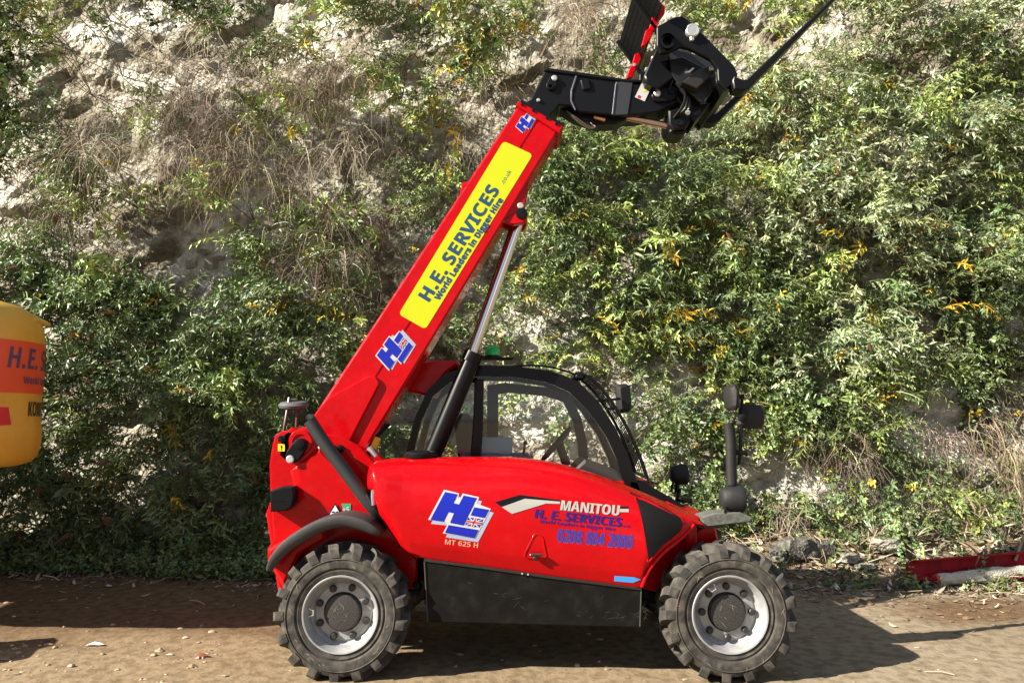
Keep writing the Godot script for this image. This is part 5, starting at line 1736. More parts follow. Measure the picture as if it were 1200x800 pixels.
	s.prism(rounded(PackedVector2Array([Vector2(1.075, 4.532), Vector2(1.209, 4.609), Vector2(1.273, 4.615), Vector2(1.335, 4.565), Vector2(1.641, 4.228), Vector2(1.664, 4.162), Vector2(1.637, 4.09), Vector2(1.566, 4.051), Vector2(1.518, 4.11), Vector2(1.515, 4.208), Vector2(1.466, 4.281), Vector2(1.311, 4.366), Vector2(1.248, 4.38), Vector2(1.172, 4.34), Vector2(1.102, 4.327), Vector2(1.072, 4.38)]), 0.012), -0.46, -0.42, 0.006)
	s.prism(rounded(PackedVector2Array([Vector2(1.075, 4.532), Vector2(1.209, 4.609), Vector2(1.273, 4.615), Vector2(1.335, 4.565), Vector2(1.641, 4.228), Vector2(1.664, 4.162), Vector2(1.637, 4.09), Vector2(1.566, 4.051), Vector2(1.518, 4.11), Vector2(1.515, 4.208), Vector2(1.466, 4.281), Vector2(1.311, 4.366), Vector2(1.248, 4.38), Vector2(1.172, 4.34), Vector2(1.102, 4.327), Vector2(1.072, 4.38)]), 0.012), -1.22, -1.18, 0.006)
	var carriage := piece("fork_carriage", s, black)
	s = disc_z(Vector3(1.333, 4.489, -0.42), [Vector2(0.05, -0.01), Vector2(0.05, 0.03), Vector2(0.042, 0.036), Vector2(0.036, 0.034), Vector2(0.02, 0.034), Vector2(0, 0.036)])
	s.box(Vector3(1.33, 4.44, -0.41), Vector3(0.03, 0.05, 0.03), 0.006)
	part("locking_knob", s.mesh(), steel, carriage)
	s = Shape.new()
	s.tube([Vector3(1.14, 4.398, -0.38), Vector3(1.187, 4.514, -0.6)], 0.055, 20, false)
	s.tube([Vector3(1.14, 4.398, -0.38), Vector3(1.187, 4.514, -0.6)], 0.034, 20, false)
	s.lathe([Vector2(0.034, 0), Vector2(0.055, 0)], 20, Transform3D(Basis.IDENTITY, Vector3(1.14, 4.398, -0.38)))
	part("pivot_tube", s.mesh(50.0), black, carriage)
	s = Shape.new()
	s.tube([Vector3(1.183, 4.504, -0.58), Vector3(1.329, 4.857, -1.25)], 0.045, 16)
	part("cross_tube", s.mesh(50.0), black, carriage)
	# heavy beam the forks hang from
	s = Shape.new()
	s.prism(PackedVector2Array([Vector2(1.53, 4.132), Vector2(1.601, 4.165), Vector2(1.643, 4.099), Vector2(1.572, 4.054)]), -1.18, -0.47, 0.012, true)
	part("carriage_beam", s.mesh(), black, carriage)
	# tilt plates in the middle
	s = Shape.new()
	s.prism(PackedVector2Array([Vector2(1.123, 4.36), Vector2(1.307, 4.401), Vector2(1.474, 4.312), Vector2(1.559, 4.319), Vector2(1.561, 4.17), Vector2(1.441, 4.041), Vector2(1.288, 4.17)]), -0.66, -0.62, 0.006)
	s.prism(PackedVector2Array([Vector2(1.123, 4.36), Vector2(1.307, 4.401), Vector2(1.474, 4.312), Vector2(1.559, 4.319), Vector2(1.561, 4.17), Vector2(1.441, 4.041), Vector2(1.288, 4.17)]), -1.0, -0.96, 0.006)
	s.prism(PackedVector2Array([Vector2(1.191, 4.754), Vector2(1.441, 4.688), Vector2(1.677, 4.622), Vector2(1.71, 4.316), Vector2(1.54, 4.186), Vector2(1.251, 4.287), Vector2(1.142, 4.403)]), -1.14, -1.1, 0.006)
	part("tilt_plate", s.mesh(), paint("satin_black", Color(0.01, 0.0105, 0.012), 0.4), carriage)
	s = Shape.new()
	s.prism(PackedVector2Array([Vector2(1.278, 4.15), Vector2(1.389, 4.244), Vector2(1.506, 4.284), Vector2(1.523, 4.223), Vector2(1.386, 4.103)]), -0.62, -0.52, 0.006)
	var bracket := part("spring_bracket", s.mesh(), paint("bracket_grey", Color(0.016, 0.0145, 0.014), 0.45), carriage)
	for q in [[Vector3(1.494, 4.251, -0.515), 0.017], [Vector3(1.224, 4.245, -0.68), 0.018], [Vector3(1.1, 4.428, -0.7), 0.018], [Vector3(1.055, 4.362, -0.75), 0.015]]:
		s = disc_z(q[0], [Vector2(q[1], -0.02), Vector2(q[1], 0.006), Vector2(q[1] * 0.7, 0.012), Vector2(0, 0.012)], 14)
		part("carriage_bolt", s.mesh(), steel, carriage)
	s = Shape.new()
	s.tube([Vector3(1.298, 4.221, -0.515), Vector3(1.328, 4.223, -0.505), Vector3(1.361, 4.252, -0.51)], 0.009, 6)
	part("spring_clip", s.mesh(), steel, carriage)
	s = Shape.new()
	s.prism(PackedVector2Array([Vector2(1.21, 4.008), Vector2(1.29, 4.028), Vector2(1.388, 4.001), Vector2(1.372, 3.912), Vector2(1.332, 3.865), Vector2(1.246, 3.851), Vector2(1.208, 3.899)]), -0.98, -0.7, 0.012)
	s.prism(PackedVector2Array([Vector2(1.229, 3.881), Vector2(1.321, 3.881), Vector2(1.354, 3.86), Vector2(1.32, 3.833), Vector2(1.254, 3.833), Vector2(1.222, 3.853)]), -0.94, -0.74, 0.012)
	part("tilt_link", s.mesh(), black, carriage)
	s = disc_z(Vector3(1.353, 3.985, -0.695), [Vector2(0.02, -0.01), Vector2(0.02, 0.008), Vector2(0, 0.012)], 14)
	part("link_bolt", s.mesh(), steel, carriage)
	s = disc_z(Vector3(1.292, 3.91, -0.695), [Vector2(0.03, -0.01), Vector2(0.028, 0.008), Vector2(0.012, 0.008), Vector2(0, 0.002)], 16)
	part("link_pin", s.mesh(), black, carriage)
	s = Shape.new()
	s.prism(PackedVector2Array([Vector2(1.248, 4.143), Vector2(1.315, 4.191), Vector2(1.457, 4.067), Vector2(1.542, 4.074), Vector2(1.407, 3.911), Vector2(1.35, 3.992)]), -0.95, -0.7, 0.01)
	s.prism(PackedVector2Array([Vector2(1.122, 4.5), Vector2(1.212, 4.432), Vector2(1.233, 4.228), Vector2(1.115, 4.147), Vector2(1.025, 4.187), Vector2(1.013, 4.255)]), -1.1, -0.62, 0.01)
	part("hitch_frame", s.mesh(), black, carriage)
	for k in 3:
		s = Shape.new()
		s.tube(spline([Vector3(1.246, 4.222, -0.66) + Vector3(0, 0, -0.04 * k), Vector3(1.314, 4.093, -0.6) + Vector3(0.02 * k, 0, -0.04 * k), Vector3(1.297, 4.001, -0.62) + Vector3(0.03 * k, 0, -0.04 * k), Vector3(1.248, 3.946, -0.7)], 5), 0.012, 8)
		part("hitch_hose", s.mesh(), black, carriage)
	# slatted back plate
	var pa := Vector3(0.922, 4.855, -1.32)
	var pb := Vector3(1.08, 4.616, -1.32)
	var e := (pb - pa).normalized()
	var nrm := Vector3(-e.y, e.x, 0)
	for k in 6:
		var a := pa + e * (pa.distance_to(pb) * k / 6.0)
		var b := pa + e * (pa.distance_to(pb) * (k + 0.93) / 6.0)
		s = Shape.new()
		s.prism(PackedVector2Array([Vector2(a.x, a.y), Vector2(b.x, b.y), Vector2(b.x + nrm.x * 0.02, b.y + nrm.y * 0.02), Vector2(a.x + nrm.x * 0.02, a.y + nrm.y * 0.02)]), -1.32, -0.3, 0.003, true)
		part("slat", s.mesh(), black, carriage)
	s = Shape.new()
	for z in [-1.2, -0.5]:
		var a := pa - nrm * 0.012
		var b := pb - nrm * 0.012
		s.prism(PackedVector2Array([Vector2(a.x, a.y), Vector2(b.x + 0.1 * e.x, b.y + 0.1 * e.y), Vector2(b.x + 0.1 * e.x - nrm.x * 0.03, b.y + 0.1 * e.y - nrm.y * 0.03), Vector2(a.x - nrm.x * 0.03, a.y - nrm.y * 0.03)]), z - 0.03, z, 0.003, true)
	part("slat_bar", s.mesh(), black, carriage)
	# red latch levers
	s = Shape.new()
	s.prism(rounded(PackedVector2Array([Vector2(1.108, 4.752), Vector2(1.134, 4.766), Vector2(1.156, 4.739), Vector2(1.154, 4.684), Vector2(1.098, 4.61), Vector2(1.098, 4.583), Vector2(1.058, 4.529), Vector2(1.051, 4.495), Vector2(0.998, 4.421), Vector2(0.973, 4.428), Vector2(1.007, 4.549), Vector2(1.033, 4.562), Vector2(1.054, 4.65), Vector2(1.087, 4.671)]), 0.01), -0.54, -0.5, 0.006, true)
	part("latch_lever", s.mesh(), red, carriage)
	s = Shape.new()
	s.prism(rounded(PackedVector2Array([Vector2(1.015, 4.64), Vector2(1.05, 4.652), Vector2(1.071, 4.611), Vector2(1.034, 4.523), Vector2(1.012, 4.486), Vector2(0.99, 4.434), Vector2(0.941, 4.427), Vector2(0.971, 4.515), Vector2(0.992, 4.552)]), 0.01), -1.09, -1.05, 0.006, true)
	part("latch_lever", s.mesh(), red, carriage)
	s = disc_z(Vector3(1.079, 4.654, -0.495), [Vector2(0.02, -0.01), Vector2(0.02, 0.006), Vector2(0, 0.01)], 14)
	part("lever_bolt", s.mesh(), steel, carriage)
	s = disc_z(Vector3(1.009, 4.542, -1.045), [Vector2(0.014, -0.01), Vector2(0.014, 0.006), Vector2(0, 0.01)], 14)
	part("lever_bolt", s.mesh(), steel, carriage)
	# fork tines
	for z in [-0.38, -1.08]:
		s = Shape.new()
		var sh := Vector2.ZERO if z > -0.6 else Vector2(-0.035, 0.035)
		var tine := PackedVector2Array([Vector2(1.611, 4.093), Vector2(1.625, 4.132), Vector2(1.687, 4.106), Vector2(1.719, 4.109), Vector2(1.758, 4.145), Vector2(2.29, 4.657), Vector2(2.624, 4.994), Vector2(2.63, 4.981), Vector2(2.301, 4.63), Vector2(1.788, 4.099), Vector2(1.735, 4.04), Vector2(1.684, 4.021), Vector2(1.622, 4.034)])
		for i in tine.size():
			tine[i] += sh
		s.prism(tine, z - 0.12, z, 0.008, true)
		part("fork_tine", s.mesh(), black, carriage)

func build_cab(red: Material, black: Material, grey: Material, steel: Material, glass: Material) -> void:
	var gloss := paint("cab_black", Color(0.004, 0.004, 0.005), 0.22, 0.0, 0.0, 0.08, 0.35)
	var outer := PackedVector2Array([Vector2(-0.859, 1.187), Vector2(-0.809, 1.448), Vector2(-0.759, 1.647), Vector2(-0.668, 1.859), Vector2(-0.523, 2), Vector2(-0.295, 2.06), Vector2(0, 2.057), Vector2(0.302, 2.017), Vector2(0.522, 1.933), Vector2(0.674, 1.779), Vector2(0.805, 1.58), Vector2(0.907, 1.35), Vector2(1.001, 1.057)])
	var inner := PackedVector2Array([Vector2(-0.792, 1.187), Vector2(-0.75, 1.448), Vector2(-0.706, 1.627), Vector2(-0.621, 1.819), Vector2(-0.488, 1.926), Vector2(-0.268, 1.973), Vector2(0, 1.97), Vector2(0.274, 1.929), Vector2(0.448, 1.853), Vector2(0.593, 1.713), Vector2(0.731, 1.514), Vector2(0.821, 1.317), Vector2(0.896, 1.057)])
	var s := Shape.new()
	s.band(outer, inner, -1.08, -1.02, false)
	var frame := piece("cab", s, gloss)
	s = Shape.new()
	s.band(outer, inner, -1.74, -1.68, false)
	part("door_frame", s.mesh(), gloss, frame)
	# roof skin, rear quarter and windscreen header
	s = Shape.new()
	var rings := []
	for z in [-1.02, -1.07, -1.2, -1.38, -1.56, -1.69, -1.74]:
		var lift: float = 0.03 * (1.0 - pow((z + 1.38) / 0.36, 2.0))
		var ring := PackedVector3Array()
		for i in range(3, 9):
			ring.append(Vector3(outer[i].x, outer[i].y + lift, z))
		for i in range(8, 2, -1):
			ring.append(Vector3(outer[i].x, outer[i].y + lift - 0.05, z))
		rings.append(ring)
	s.loft(rings, true)
	part("roof", s.mesh(50.0), gloss, frame)
	s = Shape.new()
	for i in [[0, 1], [1, 2], [2, 3]]:
		pass
	s.prism(PackedVector2Array([outer[1], outer[2], outer[3], outer[3] + Vector2(0.03, -0.015), outer[2] + Vector2(0.03, 0), outer[1] + Vector2(0.03, 0)]), -1.16, -1.08)
	s.prism(PackedVector2Array([outer[1], outer[2], outer[3], outer[3] + Vector2(0.03, -0.015), outer[2] + Vector2(0.03, 0), outer[1] + Vector2(0.03, 0)]), -1.68, -1.6)
	part("rear_post", s.mesh(), gloss, frame)
	# red quarter panel behind the roof
	s = Shape.new()
	s.prism(PackedVector2Array([Vector2(-1.077, 1.901), Vector2(-0.878, 2.09), Vector2(-0.642, 2.107), Vector2(-0.433, 2.104), Vector2(-0.426, 2.07), Vector2(-0.513, 2.009), Vector2(-0.586, 1.915), Vector2(-0.639, 1.814), Vector2(-0.74, 1.841)]), -1.62, -1.06, 0.02, true)
	part("quarter_panel", s.mesh(), red, frame)
	# door posts and window frames
	s = Shape.new()
	s.prism(PackedVector2Array([Vector2(-0.296, 1.954), Vector2(-0.222, 1.951), Vector2(-0.227, 1.58), Vector2(-0.252, 1.152), Vector2(-0.344, 1.152), Vector2(-0.307, 1.58)]), -1.09, -1.04, 0.008, true)
	part("door_post", s.mesh(), gloss, frame)
	s = Shape.new()
	s.band(PackedVector2Array([Vector2(-0.216, 1.93), Vector2(-0.06, 1.956), Vector2(0.298, 1.915), Vector2(0.506, 1.856), Vector2(0.601, 1.648), Vector2(0.65, 1.428), Vector2(0.662, 1.136), Vector2(-0.213, 1.136)]), PackedVector2Array([Vector2(-0.119, 1.856), Vector2(-0.03, 1.87), Vector2(0.283, 1.841), Vector2(0.446, 1.789), Vector2(0.526, 1.619), Vector2(0.569, 1.428), Vector2(0.581, 1.136), Vector2(-0.118, 1.136)]), -1.7, -1.65)
	part("window_frame", s.mesh(), paint("frame_grey", Color(0.02, 0.022, 0.022), 0.5), frame)
	s = Shape.new()
	s.prism(PackedVector2Array([Vector2(0.651, 1.796), Vector2(0.696, 1.855), Vector2(0.884, 1.538), Vector2(1.003, 1.138), Vector2(0.908, 1.124), Vector2(0.78, 1.487)]), -1.7, -1.66, 0.004)
	part("windscreen_post", s.mesh(), paint("frame_grey", Color(0.02, 0.022, 0.022), 0.5), frame)
	# panes
	s = Shape.new()
	s.prism(inner, -1.054, -1.05)
	part("side_pane", s.mesh(), glass, frame)
	s = Shape.new()
	s.prism(inner, -1.714, -1.71)
	part("door_pane", s.mesh(), glass, frame)
	s = Shape.new()
	rings = []
	for z in [-1.06, -1.7]:
		var ring := PackedVector3Array()
		for i in range(8, 13):
			ring.append(Vector3(outer[i].x - 0.02, outer[i].y - 0.005, z))
		rings.append(ring)
	s.loft(rings)
	part("windscreen", s.mesh(60.0), glass, frame)
	s = Shape.new()
	rings = []
	for z in [-1.06, -1.7]:
		var ring := PackedVector3Array()
		for i in range(0, 4):
			ring.append(Vector3(outer[i].x + 0.03, outer[i].y, z))
		rings.append(ring)
	s.loft(rings)
	part("rear_pane", s.mesh(60.0), glass, frame)
	# lower body of the cab, floor and cowl
	s = Shape.new()
	s.box(Vector3(0.25, 0.85, -1.4), Vector3(1.7, 0.62, 0.72), 0.04)
	part("cab_body", s.mesh(), red, frame)
	s = Shape.new()
	s.prism(PackedVector2Array([Vector2(0.904, 1.181), Vector2(1.017, 1.161), Vector2(1.321, 0.983), Vector2(1.372, 0.918), Vector2(1.329, 0.755), Vector2(0.864, 0.755)]), -1.7, -1.02, 0.02, true)
	part("cowl", s.mesh(), black, frame)
	# inside: seat, dashboard, steering wheel, levers
	s = Shape.new()
	s.box(Vector3(-0.366, 1.437, -1.38), Vector3(0.16, 0.5, 0.46), 0.06, Basis.from_euler(Vector3(0, 0, 0.12)))
	s.box(Vector3(-0.07, 1.16, -1.38), Vector3(0.5, 0.16, 0.48), 0.06)
	part("seat", s.mesh(50.0), paint("seat_cloth", Color(0.045, 0.06, 0.06), 0.9), frame)
	s = Shape.new()
	s.prism(PackedVector2Array([Vector2(0.478, 1.158), Vector2(0.507, 1.262), Vector2(0.578, 1.325), Vector2(0.817, 1.241), Vector2(0.913, 1.123)]), -1.65, -1.1, 0.02)
	part("dashboard", s.mesh(), paint("dash_black", Color(0.02, 0.02, 0.021), 0.6), frame)
	s = Shape.new()
	s.tube([Vector3(0.449, 1.263, -1.38), Vector3(0.387, 1.451, -1.38)], 0.035, 10)
	part("steering_column", s.mesh(), paint("dash_black", Color(0.02, 0.02, 0.021), 0.6), frame)
	s = Shape.new()
	var ring_pts := []
	var cc := Vector3(0.366, 1.437, -1.38)
	var ax := Vector3(-0.75, 0.66, 0)
	for k in 25:
		var a := TAU * k / 24
		ring_pts.append(cc + Vector3(0.66, 0.75, 0) * cos(a) * 0.17 + Vector3(0, 0, 1) * sin(a) * 0.17)
	s.tube(ring_pts, 0.016, 8, false)
	s.tube([ring_pts[0], ring_pts[12]], 0.013, 6)
	s.tube([ring_pts[6], ring_pts[18]], 0.013, 6)
	part("steering_wheel", s.mesh(50.0), paint("dash_black", Color(0.02, 0.02, 0.021), 0.6), frame)
	s = Shape.new()
	s.box(Vector3(-0.132, 1.419, -1.3), Vector3(0.27, 0.15, 0.2), 0.01)
	part("document_box", s.mesh(), paint("teal_grey", Color(0.2, 0.32, 0.36), 0.5), frame)
	s = Shape.new()
	s.box(Vector3(-0.253, 1.341, -1.2), Vector3(0.3, 0.06, 0.2), 0.01)
	s.box(Vector3(0.068, 1.348, -1.2), Vector3(0.14, 0.05, 0.2), 0.01)
	part("console_tray", s.mesh(), paint("tray_grey", Color(0.12, 0.17, 0.2), 0.5), frame)
	s = disc_z(Vector3(0.104, 1.453, -1.08), [Vector2(0.018, 0), Vector2(0.016, 0.01), Vector2(0, 0.012)], 14)
	part("joystick_knob", s.mesh(), black, frame)
	s = Shape.new()
	s.tube([Vector3(0.101, 1.446, -1.1), Vector3(0.081, 1.279, -1.12)], 0.01, 6)
	part("joystick", s.mesh(), black, frame)
	# beacon
	var bc := Vector3(-0.158, 2.114, -1.15)
	s = turned(bc, Vector3.UP, [Vector2(0.075, 0.0), Vector2(0.075, 0.03), Vector2(0.06, 0.035), Vector2(0, 0.035)])
	s.box(bc + Vector3(0, 0.005, 0), Vector3(0.34, 0.015, 0.16), 0.005)
	var bb := part("beacon_base", s.mesh(), black, frame)
	var green := StandardMaterial3D.new()
	green.resource_name = "green_lens"
	green.albedo_color = Color(0.03, 0.7, 0.3)
	green.roughness = 0.12
	green.subsurf_scatter_enabled = true
	green.subsurf_scatter_strength = 0.3
	s = turned(bc + Vector3(0, 0.036, 0), Vector3.UP, [Vector2(0.058, 0), Vector2(0.06, 0.03), Vector2(0.055, 0.05), Vector2(0.04, 0.068), Vector2(0.02, 0.076), Vector2(0, 0.078)])
	part("beacon_lens", s.mesh(50.0), green, bb)
	# wiring along the roof edge
	s = Shape.new()
	s.tube(spline([Vector3(-0.014, 2.056, -1.06), Vector3(0.169, 2.063, -1.06), Vector3(0.338, 2.043, -1.06), Vector3(0.486, 1.996, -1.06), Vector3(0.566, 1.975, -1.06)], 4), 0.008, 6)
	part("roof_cable", s.mesh(60.0), black, frame)
	# windscreen guard of curved bars
	var curve := PackedVector2Array([Vector2(0.513, 2.002), Vector2(0.607, 1.975), Vector2(0.713, 1.874), Vector2(0.819, 1.727), Vector2(0.923, 1.54), Vector2(1.007, 1.341), Vector2(1.057, 1.184)])
	var cv := smooth2(curve, 3)
	var guard := Node3D.new()
	guard.name = "windscreen_guard"
	tele.add_child(guard, true)
	guard.position = -base
	for k in 7:
		var z := -1.06 - 0.6 * k / 6.0
		s = Shape.new()
		var pts := []
		for q in cv:
			pts.append(Vector3(q.x, q.y, z))
		s.tube(pts, 0.0045 if k % 6 else 0.011, 6)
		part("guard_bar", s.mesh(60.0), black, guard)
	for i in [0, 9, cv.size() - 1]:
		s = Shape.new()
		s.tube([Vector3(cv[i].x, cv[i].y, -1.06), Vector3(cv[i].x, cv[i].y, -1.66)], 0.011, 6)
		part("guard_crossbar", s.mesh(60.0), black, guard)
	s = Shape.new()
	s.tube([Vector3(1.057, 1.184, -1.06), Vector3(1.063, 1.118, -1.06)], 0.008, 6)
	s.box(Vector3(0.536, 1.978, -1.1), Vector3(0.09, 0.07, 0.1), 0.02)
	s.box(Vector3(0.583, 2.008, -1.62), Vector3(0.09, 0.07, 0.1), 0.02)
	part("guard_mount", s.mesh(), black, guard)
	# wiper
	s = Shape.new()
	s.tube([Vector3(0.865, 1.193, -1.3), Vector3(0.945, 1.369, -1.35), Vector3(0.864, 1.598, -1.4)], 0.007, 6)
	piece("wiper", s, black)

func build_lamps(red: Material, black: Material, grey: Material, steel: Material) -> void:
	# far side mirror on the cab
	var s := Shape.new()
	s.box(Vector3(1.009, 1.83, -1.95), Vector3(0.14, 0.255, 0.09), 0.03, Basis.from_euler(Vector3(0, 0.3, 0.08)))
	var m := piece("mirror", s, grey)
	s = Shape.new()
	s.tube([Vector3(0.972, 1.824, -1.88), Vector3(0.899, 1.816, -1.85), Vector3(0.75, 1.798, -1.75)], 0.011, 6)
	part("mirror_arm", s.mesh(), black, m)
	# near side mirror post on the front wing
	s = Shape.new()
	s.tube(spline([Vector3(1.481, 1.61, -0.3), Vector3(1.493, 1.528, -0.3), Vector3(1.493, 1.355, -0.3), Vector3(1.494, 1.195, -0.3)], 3), 0.036, 14)
	s.tube([Vector3(1.496, 1.241, -0.3), Vector3(1.488, 0.979, -0.3)], 0.022, 10)
	var post := piece("mirror_post", s, grey)
	s = Shape.new()
	s.tube([Vector3(1.583, 1.79, -0.3), Vector3(1.57, 1.586, -0.3), Vector3(1.559, 1.413, -0.3), Vector3(1.545, 1.327, -0.3)], 0.011, 8)
	s.tube([Vector3(1.524, 1.784, -0.3), Vector3(1.595, 1.796, -0.3)], 0.016, 8)
	s.tube([Vector3(1.513, 1.419, -0.3), Vector3(1.605, 1.407, -0.3)], 0.018, 8)
	part("mirror_rod", s.mesh(), black, post)
	s = disc_z(Vector3(1.572, 1.65, -0.26), [Vector2(0.028, -0.04), Vector2(0.028, 0.01), Vector2(0.015, 0.018), Vector2(0, 0.018)], 16)
	part("mirror_knuckle", s.mesh(), black, post)
	s = Shape.new()
	s.box(Vector3(1.509, 1.784, -0.3), Vector3(0.065, 0.175, 0.17), 0.028, Basis.from_euler(Vector3(0, 0.12, 0.02)))
	part("mirror_head", s.mesh(50.0), grey, post)
	s = Shape.new()
	s.box(Vector3(1.655, 1.656, -0.34), Vector3(0.2, 0.165, 0.09), 0.035, Basis.from_euler(Vector3(0, 0.35, 0)))
	s.box(Vector3(1.577, 1.61, -0.32), Vector3(0.07, 0.06, 0.06), 0.02)
	part("mirror_head", s.mesh(50.0), grey, post)
	# headlamps
	for q in [[Vector3(1.497, 1.104, -0.3), 1.0], [Vector3(1.427, 1.17, -1.62), 0.95]]:
		s = Shape.new()
		s.lathe([Vector2(0.0, -0.085), Vector2(0.05, -0.083), Vector2(0.074, -0.06), Vector2(0.088, -0.02), Vector2(0.093, 0.035), Vector2(0.092, 0.062), Vector2(0.085, 0.07)], 28, Transform3D(Basis(Vector3(0, 0, -1), Vector3(0, 1, 0), Vector3(1, 0, 0)) * q[1], q[0]))
		var lamp := piece("headlamp", s, grey, "", 60.0)
		s = Shape.new()
		s.lathe([Vector2(0.085, 0.07), Vector2(0.05, 0.078), Vector2(0, 0.08)], 28, Transform3D(Basis(Vector3(0, 0, -1), Vector3(0, 1, 0), Vector3(1, 0, 0)) * q[1], q[0]))
		part("lamp_lens", s.mesh(60.0), paint("lens_grey", Color(0.5, 0.5, 0.5), 0.1, 0.2), lamp)
		s = Shape.new()
		s.tube([q[0] + Vector3(-0.02, -0.08, 0), q[0] + Vector3(-0.02, -0.16, 0)], 0.024, 8)
		s.tube([q[0] + Vector3(-0.06, -0.05, 0.05), q[0] + Vector3(-0.08, -0.14, 0.05)], 0.01, 6)
		part("lamp_foot", s.mesh(), black, lamp)
	s = Shape.new()
	s.prism(PackedVector2Array([Vector2(1.265, 0.987), Vector2(1.357, 1.015), Vector2(1.528, 1.02), Vector2(1.618, 0.981), Vector2(1.583, 0.953), Vector2(1.286, 0.92)]), -0.42, -0.24, 0.008)
	s.box(Vector3(1.363, 0.932, -0.4), Vector3(0.2, 0.06, 0.1), 0.01)
	piece("lamp_bracket", s, worn("grey_bracket", [[0.3, Color(0.07, 0.072, 0.062)], [0.7, Color(0.11, 0.115, 0.1)]], 0.3, 0.7))
	s = Shape.new()
	s.tube([Vector3(1.424, 1.041, -1.62), Vector3(1.374, 0.94, -1.5), Vector3(1.412, 0.894, -1.3)], 0.02, 8)
	s.box(Vector3(1.438, 0.975, -1.5), Vector3(0.1, 0.04, 0.2), 0.01)
	piece("lamp_stay", s, black)
	# work lamp on two stalks behind the boom pivot
	s = turned(Vector3(-1.76, 1.756, -1.2), Vector3(0, 1, 0.12), [Vector2(0, -0.035), Vector2(0.08, -0.035), Vector2(0.115, -0.02), Vector2(0.122, 0.0), Vector2(0.1, 0.022), Vector2(0.04, 0.03), Vector2(0.03, 0.045), Vector2(0, 0.045)], 28)
	var work := piece("work_lamp", s, paint("lamp_grey", Color(0.09, 0.095, 0.1), 0.45))
	s = Shape.new()
	s.tube([Vector3(-1.805, 1.526, -1.1), Vector3(-1.788, 1.647, -1.1), Vector3(-1.781, 1.81, -1.15)], 0.014, 8)
	s.tube([Vector3(-1.733, 1.538, -1.2), Vector3(-1.725, 1.743, -1.2)], 0.016, 8)
	part("lamp_stalk", s.mesh(), paint("stalk_maroon", Color(0.05, 0.015, 0.016), 0.4), work)

